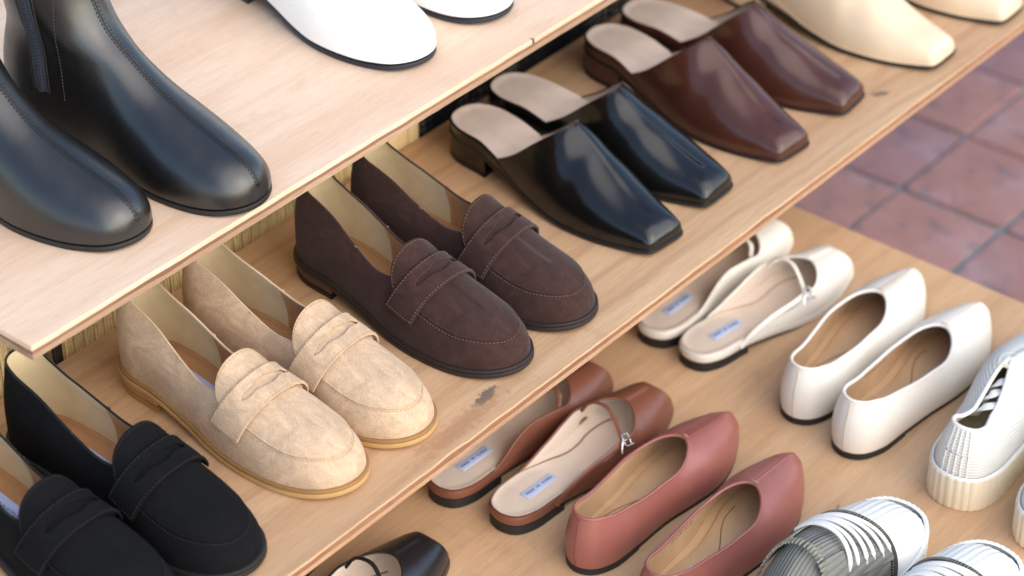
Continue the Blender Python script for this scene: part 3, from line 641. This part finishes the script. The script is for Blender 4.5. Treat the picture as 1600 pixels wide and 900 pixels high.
def flat(nm, label, left, loc, rz, C, group, showlabel=True, sc=1.0):
    zs = [(0, .0075), (.06, .0070), (.12, .0055), (.17, .0055), (.215, .0065), (.2525, .0110)]
    h = [(0, .052), (.10, .0525), (.14, .0500), (.165, .0470), (.185, .0430), (.205, .0385), (.225, .0335), (.24, .0290), (.2525, .0225)]
    la = Last('flat', left, zs, h, 2.35, 2.15, .030, .026)
    T = empty(nm, label, 'shoe', group, loc, rz); T.scale = (sc,) * 3
    xa, xt, c0 = .100, .166, .84
    cx = lambda x: c0 - .12 * float(sstep(.095, .035, x)) + .08 * float(sstep(.03, 0, x)) if x < xa else c0 * max(0, 1 - ((x - xa) / (xt - xa))**2.0)**.60 if x < xt else 0
    zt = pchip([(0, .0540), (.012, .0530), (.05, .0450), (.09, .0415), (.13, .0430), (.163, .0470)])
    wq = lambda x: 1 - sstep(.100, .162, x)
    fine = [xt - d for d in (0, .0005, .0015, .003, .005, .0075, .0105, .014)]
    G, seq = upper_grid(la, cx, zt, wq, 22, fine=fine, bulge=.0, aq=lambda v: v**2.0 - .48 * math.sin(math.pi * v) * (1 - v)**.4)
    u, n = shell(la, 'upper', G, seq, C['leather'], TANWALL, T, True, .0017, C['leather'], .0017)
    # seams: down the vamp, and down the back
    top = [la.across(x, 0.0, .0002) for x in np.linspace(xt + .001, la.L - .014, 24)] + [la.dome(0, la.N, v, .0002) for v in np.linspace(.97, .35, 10)]
    MB().tube(top, .00055, 6).build('vamp_seam', C['seam'], u, sharp=None)
    MB().tube([p + n[0, i] * .0002 for i, p in enumerate(G[0])][:-1], .00055, 6).build('back_seam', C['seam'], u, sharp=None)
    MB().tube([la.across(xt + .0022, .05, .0006), la.across(xt + .0018, 0, .0009), la.across(xt + .0022, -.05, .0006)], .0004, 5).build('throat_stitch', THREAD_TAN, u, sharp=None)
    insole(la, TANWALL, T, .0040, .0, .955)
    # cushion of the footbed: a raised pad with its own edge
    pts = [(.012, 0), (.016, .015), (.035, .0215), (.07, .0205), (.105, .018), (.135, .0225), (.165, .029), (.2, .025), (.222, .0), (.2, -.026), (.165, -.031), (.13, -.029), (.095, -.0245), (.06, -.023), (.03, -.020), (.016, -.014)]
    Pp = crs([(a, b * la.sg * .92) for a, b in pts], 6); ctr = np.c_[Pp[:, 0], Pp[:, 1] * 0]
    r0 = la.lift(Pp, .0042); r1 = la.lift(Pp * (1, .985), .0066); r2 = la.lift(Pp * (1, .94), .0074); r3 = la.lift(ctr, .0070)
    MB().rings([r0, r1, r2, r3]).build('footbed_pad', TANWALL, T, sharp=None)
    cr = smooth_line([(x, y * la.sg * .92, float(la.zs(x)) + .0072) for x, y in ((.030, -.0205), (.065, -.0180), (.095, -.0100), (.118, .0015), (.136, .0120), (.152, .0180), (.170, .0190))], 6)
    MB().tube(cr, .0006, 5).build('footbed_seam', plain('footbed_crease', lin((138, 98, 64)), .8), T, sharp=None)
    if showlabel:
        lb = MB().box(.030, .078, -.006, .006, 0, .0006, .0002).build('label', LABEL_PALE, T, sharp=30); lb.location = (0, 0, float(la.zs(.05)) + .0080)
        text_mesh('MADE IN KOREA', .0046, INK, lb, (.054, 0, .0007), 0, 'print')
    slab(la, 'outsole', C['sole'], T, -.0006, -.0060, -.0001, .0007, floor=.0003)
    heel_block(la, 'heel_lift', C['sole'], T, .060, .0004, 0.0, -.0004, (1.0, 1.0))
    # size print on the lining of the outer-facing wall
    mm = MB()
    if left is False:
        side = 0
        for r_ in range(2):
            for q in range(9):
                x = .070 + q * .0042; k = la.k_of(side, x); i = min(range(len(seq)), key=lambda a: (seq[a][0] != side, abs(seq[a][1] - k)))
                j = 18 - 2 * r_; p = G[i, j] - n[i, j] * .0019; mm.tube([p, p + (.0022, 0, 0)], .0004, 4)
        mm = mm.build('size_print', plain('size_ink', lin((150, 110, 70)), .7), T, sharp=None); mm['kind'] = 'stuff'
    return T

def slide(nm, label, left, loc, rz, C, group, sc=.9, buckle=True):
    """Square-toed open-backed slide: a deep-cut vamp, tapering sides, a thin instep strap with a little buckle."""
    zs = [(0, .0205), (.06, .0195), (.105, .0145), (.16, .0090), (.21, .0085), (.2595, .0115)]
    h = [(0, .05), (.10, .050), (.15, .0460), (.185, .0400), (.205, .0365), (.225, .0325), (.245, .0280), (.2590, .0215)]
    la = Last('sandal', left, zs, h, 2.6, 2.3, .030, .022)
    T = empty(nm, label, 'shoe', group, loc, rz); T.scale = (sc,) * 3
    xs, xa, xt = .056, .150, .200
    cx = lambda x: .985 - .085 * float(sstep(xs, .12, x)) if x < xa else .90 * max(0, 1 - ((x - xa) / (xt - xa))**2.2)**.66 if x < xt else 0
    zt = pchip([(xs, .0010), (.075, .0090), (.10, .0230), (.125, .0320), (.155, .0345), (.18, .0340), (.20, .0330)])
    low = lambda x: .45 + .55 * float(sstep(.125, .172, x))
    wq = lambda x: 1 - sstep(.15, .190, x)
    fine = [xt - d for d in (0, .0005, .0015, .003, .005, .0075, .0105)]
    G, seq = upper_grid(la, cx, zt, wq, 20, xs=xs, fine=fine, bulge=.3, low=low)
    u, n = shell(la, 'upper', G, seq, C['leather'], C.get('lining', BEIGE_SANDAL), T, False, .0017, C['leather'], .0014)
    insole(la, BEIGE_SANDAL, T, .0022, .0012, .955)
    ring, S_ = la.ring(0, inset=.90); Q = la.lift(ring, .0040); Q = Q[Q[:, 0] < .10]
    mm = MB()
    for sgn in (1, -1): mm.stitch(np.array(sorted([tuple(q) for q in Q if q[1] * sgn > 0])), .0030, .0018, .0003)
    mm = mm.build('insole_stitching', BEIGE, T, sharp=None); mm['kind'] = 'stuff'
    # inner edge of the padded side lining: a dark S-shaped crease on the footbed
    S1 = smooth_line([(x, y * la.sg * .88, float(la.zs(x)) + .0032) for x, y in ((.062, .029), (.095, .0235), (.122, .0170), (.145, .0190), (.165, .0240), (.19, .023), (.205, .016))], 6)
    MB().tube(S1, .0007, 5).build('lining_seam', C['crease'], T, sharp=None)
    slab(la, 'platform', C['leather'], T, .0008, -.0086, .0018, .0018)
    slab(la, 'outsole', RUBBER, T, .0000, -.0110, -.0087, .0006, floor=.0003)
    heel_block(la, 'heel_lift', RUBBER, T, .066, .0006, 0.0, -.0086, (1.0, 1.0), .001)
    lb = MB().box(.036, .082, -.0058, .0058, 0, .0006, .0002).build('label', LABEL_PALE if not C.get('blue') else LABEL_PALE, T, sharp=30); slope = math.atan2(.0205 - .0185, .05)
    lb.matrix_local = Matrix.Translation((0, la.sg * -.002, float(la.zs(.04)) + .0026)) @ Matrix.Translation((.036, 0, 0)) @ Matrix.Rotation(slope, 4, 'Y') @ Matrix.Translation((-.036, 0, 0))
    text_mesh('MADE   IN   KOREA', .0046, INK, lb, (.059, 0, .0007), 0, 'print')
    # thin strap over the instep to a buckle on the outer side
    e0 = la.dx(0, .160, .50, -.001); e1 = la.dx(1, .150, .40, .0025)
    st = smooth_line([e0, (.168, la.sg * .020, .0515), (.171, la.sg * .002, .0530), (.164, la.sg * -.016, .0470), e1], 10)
    MB().tube(st, None, 8, flat=(.0022, .0009)).build('instep_strap', C['leather'], T, sharp=50)
    # the strap end that runs back along the side to the footbed
    side = 1
    st2 = smooth_line([la.dx(1, .152, .42, .0022), la.dx(1, .130, .33, .0030), la.dx(1, .100, .22, .0034), la.dx(1, .070, .08, .0032), la.dx(1, .052, .0, .0022) - (0, 0, .004)], 8)
    nrm = [(0, la.sg * -.8, .6)] * len(st2)
    MB().tube(st2, None, 8, flat=(.0026, .0008), up=np.array((0, la.sg * -.8, .6))).build('side_strap', C['leather'], T, sharp=50)
    if buckle:
        b = empty_part('buckle', T); c = la.dx(1, .154, .42, .0045); ax = np.array((1, 0, -.25)); ax /= np.linalg.norm(ax); sd_ = np.array((0, la.sg * -.55, -.83)); 
        fr = [c + ax * a + sd_ * b_ for a, b_ in ((-.0045, -.0065), (.0045, -.0065), (.0050, 0), (.0045, .0065), (-.0045, .0065), (-.0050, 0))]
        MB().tube(fr, .0009, 6, True).build('buckle_frame', METAL, b, sharp=None)
        MB().tube([c - ax * .005, c + ax * .0065 + (0, 0, .001)], .0007, 6).build('prong', METAL, b, sharp=None)
        MB().tube([c + ax * .0045 + sd_ * .0065, c + ax * .0075 + sd_ * .0075 + (0, 0, .0015)], .0013, 7).build('stud', METAL, b, sharp=None)
        MB().tube(smooth_line([c - ax * .004 - sd_ * .001, c - ax * .009 + sd_ * .004 + (0, 0, .001), c - ax * .014 + sd_ * .012], 5), None, 8, flat=(.0015, .0006), up=np.array((0, la.sg * -.8, .6))).build('strap_tip', METAL, b, sharp=50)
    return T
def empty_part(name, parent):
    o = bpy.data.objects.new(name, None); COL.objects.link(o); o.parent = parent; o.empty_display_size = .005; return o

def boot(nm, label, left, loc, rz, C, group, top=.26, zipper=True):
    zs = [(0, .026), (.06, .025), (.11, .016), (.17, .0075), (.22, .0075), (.269, .0105)]
    L = .269
    hp = [(0, .5), (.075, .5), (.086, .25), (.092, .17), (.102, .125), (.115, .102), (.135, .0870), (.155, .0735), (.18, .0605), (.20, .0520), (.22, .0445), (.24, .0370), (.252, .0310), (.261, .0240), (.2665, .0150), (.2690, .0)]
    la = Last('boot', left, zs, [(0, .05), (.27, .05)], 2.2, 2.0)
    hf = pchip(hp); xx = np.linspace(.075, L, 1200); hh = np.maximum.accumulate(hf(xx)[::-1])[::-1]
    xf = lambda z: float(np.interp(z, hh[::-1], xx[::-1]))
    xb = pchip([(0, .0), (.03, -.004), (.06, .000), (.09, .006), (.13, .005), (.26, -.002)])
    wsh = pchip([(0, .030), (.06, .030), (.10, .0355), (.16, .043), (.26, .050)])
    Z = np.r_[np.linspace(0, .02, 12), np.linspace(.0215, .09, 46)[0:], np.linspace(.094, top, 34)]
    TH = np.linspace(0, math.pi, 56); rings = []
    def pt(th, side, z):
        a, b = xb(z), xf(z); x = float(a + (b - a) * (1 - math.cos(th)) / 2); w_ = float(la.half(side, np.clip(x - a * (1 - x / L), 0, L)) - la.yc(x)) ; hz = float(hf(x))
        r_ = max(0.0, 1 - (z / max(hz, 1e-6))**2.3) if z < hz else 0.0
        # beyond the front of the shaft the section is the vamp's dome; behind it the ankle narrows
        wd = w_ * r_**(1 / 2.1); we = (1 if w_ > 0 else -1) * float(wsh(z)) * math.sin(th); k = float(sstep(.045, .115, z))
        y = (wd * (1 - k) + we * k) + float(la.yc(x)) * (1 - k) * 1.0
        return np.array((x, y, z + float(la.zs(x)) * (1 - float(sstep(.03, .12, z)) * 0)))
    for z in Z:
        A = [pt(t, 0, z) for t in TH]; B = [pt(t, 1, z) for t in TH[-2:0:-1]]; rings.append(np.array(A + B))
    T = empty(nm, label, 'boot', group, loc, rz)
    u = MB().rings(rings).build('upper', C['leather'], T, sharp=None)
    cen = lambda r_: np.array((r_[:, 0].mean(), r_[:, 1].mean(), 0)); I = [cen(r_) * (1, 1, 0) + (r_ - cen(r_)) * (.93, .93, 1) for r_ in rings[74:]]
    MB().rings([rings[-1], I[-1]]).build('top_edge', C['leather'], u); MB().rings(I).build('lining', C.get('lining', TANWALL), T, sharp=None)
    fr = np.array([r_[55] for r_ in rings][6:]); fr[:, 2] += .0002
    for d in (.0014, -.0014): MB().tube(fr[::1] + (0, d, -.00025), .0005, 5).build('seam_ridge', C['leather'], u, sharp=None)
    MB().tube(fr + (-.0001, 0, -.0003), .0006, 5).build('front_seam', C['seam'], u, sharp=None)
    mm = MB().stitch(fr + (.0002, .0024, .0000), .0036, .0020, .00026).stitch(fr + (.0002, -.0024, .0000), .0036, .0020, .00026).build('stitching', C['seam'], u, sharp=None); mm['kind'] = 'stuff'
    if zipper:
        zs_ = np.linspace(.034, top - .004, 70); ZX = .060
        ang = lambda z, x: math.acos(max(-1, min(1, 1 - 2 * (x - xb(z)) / (xf(z) - xb(z)))))
        line = lambda dth, o: np.array([pt(ang(z, ZX + dth * .042), 0, z) + (0, la.sg * o, 0) for z in zs_])
        upv = np.array((0, la.sg, .1))
        MB().tube(line(0, .0008), None, 8, flat=(.0075, .0006), up=upv).build('zip_tape', C['zip'], T, sharp=50)
        tm = MB()
        for p in line(0, .0018)[:: 1]:
            for q in (-.0012, .0012): tm.box(p[0] + q - .0016, p[0] + q + .0016, p[1] - .0008, p[1] + .0008, p[2] - .0010 + q * .6, p[2] + .0010 + q * .6)
        tm = tm.build('zip_teeth', C['zip'], T, sharp=30); tm['kind'] = 'stuff'
        for dth in (-.22, .22, .60):
            st = MB().stitch(line(dth, .0007), .0032, .002, .0004).build('stitching', C['thread'], T, sharp=None); st['kind'] = 'stuff'
        for dth in (-.24, .24): MB().tube(line(dth * .85, .0006), .0010, 6).build('placket_edge', C['leather'], T, sharp=None)
    slab(la, 'outsole', C['sole'], T, .0000, -.0072, -.0022, .0008, floor=.0003)
    heel_block(la, 'heel', C['sole'], T, .066, .0006, 0.0, -.0068, (1, 1))
    return T

def sneaker(nm, label, left, loc, rz, C, group, style):
    zs = [(0, .027), (.06, .026), (.13, .0245), (.2, .0245), (.268, .027)]
    h = [(0, .058), (.09, .076), (.12, .071), (.15, .060), (.185, .046), (.21, .0375), (.235, .0300), (.252, .0240), (.268, .0135)]
    la = Last('sneaker', left, zs, h, 2.3, 2.1, .034, .046)
    T = empty(nm, label, 'shoe', group, loc, rz)
    xa, xt, c0 = .05, (.112 if style == 'rib' else .072), (.30 if style == 'rib' else .60)
    cx = lambda x: c0 + ((.66 if style == 'rib' else .88) - c0) * float(sstep(.06, 0, x)) if x < xa else c0 * max(0, 1 - ((x - xa) / (xt - xa))**2.0)**.75 if x < xt else 0
    zt = pchip([(0, .055), (.012, .0545), (.05, .0470), (.09, .0490), (.13, .060)])
    wq = lambda x: 1 - sstep(.05, .120, x)
    fine = [xt - d for d in (0, .0005, .0015, .003, .005, .0075, .0105)]
    G, seq = upper_grid(la, cx, zt, wq, 24, fine=fine, bulge=.35, aq=(lambda v: v**1.7 - .05 * math.sin(math.pi * v)**2) if style == 'rib' else None)
    if style == 'rib':                                # raised horizontal cords of the knit
        n0 = grid_normals(la, G, seq, True)
    u, n = shell(la, 'upper', G, seq, C['knit'], C['lining'], T, True, .0022, C['collar'], .0021)
    insole(la, C['lining'], T, .0030, .0, .95)
    # tall ribbed rubber foxing
    cols = np.linspace(0, la.N, 241); P0, _ = la.ring(0, cols); d = np.r_[0, np.cumsum(np.linalg.norm(np.diff(P0, axis=0), axis=1))]
    nr = round(d[-1] / (.0066 if style == 'rib' else .0052)); mod = (.0011 if style == 'rib' else .0005) * np.abs(np.cos(np.pi * d / d[-1] * nr))**.7
    def RR(e, z): P, S = la.ring(e + mod, cols); return np.c_[P, np.full(len(P), 1.0) * 0 + z] if np.ndim(z) == 0 else np.c_[P, z]
    P_, S_ = la.ring(0, cols); top = la.zs(P_[:, 0]) + .0075 + mod * 1.1 + (.004 * sstep(.20, .262, P_[:, 0]) if style != 'rib' else 0)
    inner, _ = la.ring(-.001, cols)
    MB().rings([np.c_[inner, top - .001], RR(.0010, top), RR(.0026, top - .0008), RR(.0030, top - .0030), RR(.0030, np.full(len(P_), .004)), RR(.0022, np.full(len(P_), .0006)), RR(-.004, np.full(len(P_), .0003)), np.c_[S_, np.full(len(P_), .0003)]]).build('foxing', C['rubber'], T, sharp=40)
    MB().rings([np.c_[la.ring(.0008, cols)[0], la.zs(P_[:, 0]) + .0102], np.c_[la.ring(.0028, cols)[0], la.zs(P_[:, 0]) + .0092], np.c_[la.ring(.0024, cols)[0], la.zs(P_[:, 0]) + .0065]]).build('foxing_stripe', C['rubber2'], T, sharp=None)
    LACE = C['lace']
    if style == 'rib':
        # vertical heel stay with cords
        for q in range(-2, 3):
            i = (q * 2) % len(G); MB().tube(G[i] + n[i] * .0002, .0009, 6).build('heel_cord', C['knit2'], T, sharp=None)
        tg, _ = patch(la, -.5, .5, lambda u_: .15, lambda u_: .100 + .012 * abs(u_ / .5)**4, 16, 12, -.0062, .0025); tg.build('tongue', C['lining'], T, sharp=60)
        # laces stuffed inside the collar
        rs = np.random.RandomState(3 if left else 9)
        for q in range(3):
            o_ = q * .014 + .012; pts = [(.122 - o_, la.sg * .012, .076 - .004 * q), (.108 - o_, la.sg * (.006 - .003 * (q % 2)), .084 - .005 * q), (.100 - o_, la.sg * -.004, .082 - .005 * q), (.106 - o_, la.sg * -.013, .064 - .004 * q), (.118 - o_, la.sg * -.016, .056)]
            MB().tube(smooth_line(pts, 8), None, 8, flat=(.0042, .0012)).build('lace', LACE, T, sharp=50)
        # printed box on the insole
        zi = float(la.zs(.05)) + .0036; a, b = .040, .080
        MB().tube([(a, -.012, zi), (b, -.012, zi), (b, .012, zi), (a, .012, zi)], .0006, 4, True).build('insole_print', INK, T, sharp=None)
        text_mesh('Uls', .012, INK, T, (.060, 0, zi + .0003), R(-90 if not left else -90), 'print')
    else:
        # toe cap, moustache trim, lace stay, laces
        m, A = patch(la, -.94, .94, lambda u_: .204 - .020 * abs(u_)**2.2, lambda u_: .2285 - .012 * abs(u_)**2, 40, 6, .0014, .0012)
        cap = MB(); Gc = []
        ks = [(0, k) for k in np.arange(la.k_of(0, .168), la.N + .01, .4)] + [(1, k) for k in np.arange(la.N, la.k_of(1, .168) - .01, -.4)]
        xc = lambda u_: .197 - .022 * abs(u_)**2.0
        for s_, k in ks:
            k = min(k, la.N); O, S = la.col(s_, k); colp = []
            for v in np.linspace(0, 1, 44):
                p = la.dome(s_, k, v, .0016); u_ = 1 - v
                lim = xc(u_)
                if p[0] < lim: p = la.dome(s_, la.k_of(s_, lim), v, .0016)
                colp.append(p)
            Gc.append(colp)
        Gc = np.array(Gc)
        for i in range(len(Gc)):
            for j in range(Gc.shape[1]): Gc[i, j, 2] += .00035 * math.cos(Gc[i, j, 1] * 2 * math.pi / .0068) * min(1, j / 6)
        cap.grid(Gc).build('toe_cap', C['rubber2'], T, sharp=None)
        tr = [la.across(xc(u_) - .002, u_, .0022) for u_ in np.linspace(-.93, .93, 60)]
        MB().tube(tr, None, 8, flat=(.0028, .0010)).build('toe_trim', C['trim'], T, sharp=50)
        tm = MB()
        for p in tr[::1]: tm.tube([p + (.0022, 0, .0009), p + (-.0022, .001, .0009)], .0006, 4)
        tm = tm.build('trim_weave', C['collar'], T, sharp=None); tm['kind'] = 'stuff'
        for sgn in (1, -1):
            m, A = patch(la, sgn * .30, sgn * .62, lambda u_: .098, lambda u_: .187, 8, 14, .0012, .0016); m.build('lace_stay', C['knit'] if sgn == (1 if left else -1) else C['stay'], T, sharp=55)
        rs_ = 1 if left else -1                       # the side where the lace ends fan out
        for q in range(6):
            P = []
            for t in np.linspace(0, 1, 26):
                x = (.166 - q * .0062) * (1 - t) + (.186 - q * .0112) * t + .006 * math.sin(math.pi * t)
                P.append(la.across(x, rs_ * (-.40 + .94 * t), .0030 + .0032 * math.sin(math.pi * min(1, t * 1.05)) + .0008 * (q % 2) - .003 * max(0, t - .93) / .07))
            MB().tube(P, None, 8, flat=(.0020, .0012), up=np.array((0, 0, 1.))).build('lace', LACE, T, sharp=60)
        for i in range(26):
            t = i / 25 * 2 - 1; p = la.across(.118 + .0 * t, t * .55, .003); MB
        tm = MB()
        for i in range(30):
            t = i / 29 * 2 - 1; p0 = la.across(.100 - .014 * t * t, t * .72, .0025); p1 = la.across(.109 - .014 * t * t, t * .72, .0030)
            tm.tube([p0, (p0 + p1) / 2 + (0, 0, .001), p1], .0011, 5)
        tm = tm.build('rope_collar', C['collar'], T, sharp=None); tm['kind'] = 'stuff'
    return T

def suede_set(key, c, welt, sole, heel, thread, lift, edge=None, var=.2):
    return dict(suede=suede(key + '_suede', c, var, .0 if key == 'black' else .12), welt=plain(key + '_welt', welt, .55), sole=plain(key + '_sole', sole, .5, .08, 30), heel=plain(key + '_heel', heel, .55, .18, 70), lift=plain(key + '_lift', lift, .6),
                thread=plain(key + '_thread', thread, .85), edge=suede(key + '_edge', edge or mul(c, .9), .1))
TAN = suede_set('tan', lin((198, 169, 141)), lin((150, 112, 68)), lin((186, 148, 98)), lin((176, 140, 100)), lin((222, 200, 166)), lin((168, 126, 74)), var=.24)
BROWN = suede_set('brown', lin((62, 42, 38)), lin((40, 30, 30)), lin((36, 29, 29)), lin((88, 64, 56)), lin((122, 98, 86)), lin((32, 26, 26)), var=.36)
BLACK = suede_set('black', lin((19, 19, 21)), lin((24, 23, 24)), lin((24, 23, 24)), lin((26, 25, 26)), lin((44, 42, 44)), lin((20, 20, 20)), var=.2)
BLK_L = dict(leather=leather('black_leather', lin((17, 16, 16)), .15, .08, .1, .15, .5), sole=plain('black_sole', lin((20, 19, 20)), .35))
BURG_L = dict(leather=leather('burgundy_leather', lin((72, 40, 31)), .17, .10, .12, .15, .45), sole=plain('dark_sole', lin((26, 20, 22)), .4))
CREAM_L = dict(leather=leather('cream_leather', lin((226, 200, 168)), .36, .15, .04, .1), sole=plain('cream_black_sole', lin((28, 25, 25)), .5), sole_e=.0022)
WHITE_SL = dict(leather=leather('white_leather', lin((238, 230, 216)), .38, .12, .03), crease=plain('beige_crease', lin((190, 160, 130)), .8))
BROWN_SL = dict(leather=leather('chestnut_leather', lin((126, 76, 58)), .36, .15, .08, .1), crease=plain('brown_crease', lin((128, 84, 60)), .8))
BLACK_SL = dict(leather=leather('black_slide_leather', lin((30, 30, 33)), .32, .15, .08, .1), crease=plain('brown_crease', lin((128, 84, 60)), .8))
WHITE_F = dict(leather=leather('white_flat_leather', lin((238, 229, 215)), .38, .2, .03), sole=RUBBER, seam=plain('white_seam', lin((206, 190, 168)), .8))
ROSE_F = dict(leather=leather('rose_leather', lin((154, 92, 81)), .36, .2, .06, .1), sole=RUBBER, seam=plain('rose_seam', lin((136, 70, 62)), .8))
BOOT_B = dict(leather=leather('black_boot_leather', lin((20, 18, 18)), .34, .16, .1, .4, .75), sole=RUBBER, seam=plain('black_seam', lin((16, 16, 18)), .7), zip=plain('zip_grey', lin((62, 66, 76)), .45), thread=plain('grey_thread', lin((74, 70, 68)), .9))
BOOT_W = dict(leather=leather('white_boot_leather', lin((252, 250, 246)), .36, .15, .02, .1), sole=plain('navy_sole', lin((34, 36, 46)), .5), seam=plain('white_boot_seam', lin((222, 216, 206)), .8), zip=plain('zip_white', lin((220, 216, 208)), .45), thread=plain('white_thread', lin((230, 226, 218)), .9))
SNK_W = dict(knit=ribbed('white_knit', lin((236, 232, 222)), lin((218, 212, 198)), 105, 'Z', .85, .6, .0011), knit2=plain('white_cord', lin((232, 226, 214)), .9, .06, 300, bump=.5), collar=plain('white_collar', lin((238, 234, 226)), .9, .05, 400, bump=.5), lining=plain('sneaker_lining', lin((232, 220, 190)), .85, .06, 200),
             rubber=plain('cream_rubber', lin((232, 216, 188)), .5, .05, 30), rubber2=plain('white_rubber', lin((240, 236, 226)), .5, .04, 30), lace=plain('white_lace', lin((236, 234, 228)), .9, .05, 500, bump=.4))
SNK_G = dict(knit=ribbed('grey_knit', lin((130, 129, 122)), lin((108, 107, 100)), 95, 'Y', .9, .5), collar=plain('grey_rope', lin((142, 138, 124)), .95, .3, 300, bump=.6), trim=plain('dark_trim', lin((72, 66, 56)), .9, .3, 300), stay=plain('grey_stay', lin((140, 136, 126)), .9, .1, 500, bump=.5), lining=plain('grey_lining', lin((96, 88, 74)), .9),
             rubber=plain('white_rubber_foxing', lin((240, 238, 230)), .45, .03, 30), rubber2=plain('white_toe_rubber', lin((232, 231, 226)), .42, .03, 30), lace=SNK_W['lace'], knit2=SNK_W['knit2'])
M, U, D = 0.0, UPZ, LOZ
def at(x, y, z): return (x, y, z)
loafer('suede_loafer', 'tan suede penny loafer with gum sole, in front of the other tan one', False, at(1.0731, 1.3390, M), R(-89.5), TAN)
loafer('suede_loafer', 'tan suede penny loafer, farther one of the tan pair, next to the dark brown ones', True, at(1.1470, 1.3377, M), R(-86.7), TAN)
loafer('suede_loafer', 'dark brown suede penny loafer nearest the tan pair', False, at(1.2865, 1.3352, M), R(-91.2), BROWN)
loafer('suede_loafer', 'dark brown suede penny loafer beside the black leather mules', True, at(1.3562, 1.3332, M), R(-86.0), BROWN)
loafer('suede_loafer', 'black suede penny loafer beside the tan pair', True, at(.9436, 1.3335, M), R(-88), BLACK)
loafer('suede_loafer', 'black suede penny loafer in the bottom left corner of the photo', False, at(.8660, 1.3400, M), R(-90), BLACK)
GM = 'square toed mules on the middle shelf'
mule('leather_mule', 'black leather square toed mule in front, nearest the brown suede loafers', False, at(1.5297, 1.3581, M), R(-94.1), BLK_L, GM)
mule('leather_mule', 'black leather square toed mule beside the reddish brown pair', True, at(1.5963, 1.3671, M), R(-87.7), BLK_L, GM)
mule('leather_mule', 'dark reddish brown leather square toed mule nearest the black pair', False, at(1.7364, 1.3547, M), R(-94.9), BURG_L, GM)
mule('leather_mule', 'dark reddish brown leather square toed mule beside the cream shoes', True, at(1.7976, 1.3589, M), R(-83.6), BURG_L, GM)
mule('leather_mule', 'cream leather square toed shoe next to the reddish brown mules', False, at(1.9493, 1.3377, M), R(-88), CREAM_L, GM)
mule('leather_mule', 'cream leather square toed shoe at the top right corner of the photo', True, at(2.0765, 1.3307, M), R(-88), CREAM_L, GM)
GS = 'open backed slides on the lowest board'
slide('strap_slide', 'white open backed strap slide nearest the white flats', False, at(1.5564, 1.0916, D), R(-5.8), WHITE_SL, GS)
slide('strap_slide', 'white open backed strap slide half under the middle shelf edge', True, at(1.5606, 1.1430, D), R(1.7), WHITE_SL, GS)
slide('strap_slide', 'brown open backed strap slide with silver buckle, beside the rose flats', False, at(1.2562, 1.0790, D), R(-.8), BROWN_SL, GS)
slide('strap_slide', 'brown open backed strap slide partly hidden under the middle shelf edge', True, at(1.2485, 1.1461, D), R(-.6), BROWN_SL, GS)
slide('strap_slide', 'black open backed strap slide at the bottom edge, toe showing', False, at(.9600, 1.1000, D), R(0), BLACK_SL, GS)
slide('strap_slide', 'black open backed strap slide almost hidden under the middle shelf edge', True, at(.9300, 1.2050, D), R(0), BLACK_SL, GS)
GF = 'slip on flats on the lowest board'
flat('ballet_flat', 'white leather slip on flat in front, nearest the white sneaker', False, at(1.5376, .8982, D), R(1), WHITE_F, GF, False, 1.03)
flat('ballet_flat', 'white leather slip on flat nearest the white slides', True, at(1.5494, .9630, D), R(5), WHITE_F, GF, False, 1.02)
flat('ballet_flat', 'rose leather slip on flat nearest the brown slides', True, at(1.2566, .9922, D), R(.9), ROSE_F, GF, True, .97)
flat('ballet_flat', 'rose leather slip on flat nearest the grey sneakers', False, at(1.2372, .8966, D), R(4.5), ROSE_F, GF)
GN = 'sneakers on the lowest board'
sneaker('lace_sneaker', 'white ribbed knit sneaker seen from its heel, beside the white flats', True, at(1.5407, .7858, D), R(5), SNK_W, GN, 'rib')
sneaker('lace_sneaker', 'white ribbed knit sneaker cut off by the right edge of the photo', False, at(1.5350, .6930, D), R(5), SNK_W, GN, 'rib')
sneaker('lace_sneaker', 'grey knit sneaker with white toe cap and laces, nearest the rose flats', True, at(1.2111, .7954, D), R(0), SNK_G, GN, 'cap')
sneaker('lace_sneaker', 'grey knit sneaker with white toe cap at the bottom right corner', False, at(1.2135, .6997, D), R(0), SNK_G, GN, 'cap')
GB = 'ankle boots on the highest shelf'
boot('ankle_boot', 'black leather ankle boot with zipper, nearest the white boots', True, at(1.1268, 1.5085, U), R(-85), BOOT_B, GB)
boot('ankle_boot', 'black leather ankle boot at the left edge of the photo, toe showing', False, at(1.0280, 1.5480, U), R(-85), BOOT_B, GB)
boot('ankle_boot', 'white leather ankle boot nearest the black boots', False, at(1.4245, 1.5565, U), R(-94), BOOT_W, GB)
boot('ankle_boot', 'white leather ankle boot farther along, at the top edge', True, at(1.5340, 1.5560, U), R(-94), BOOT_W, GB)
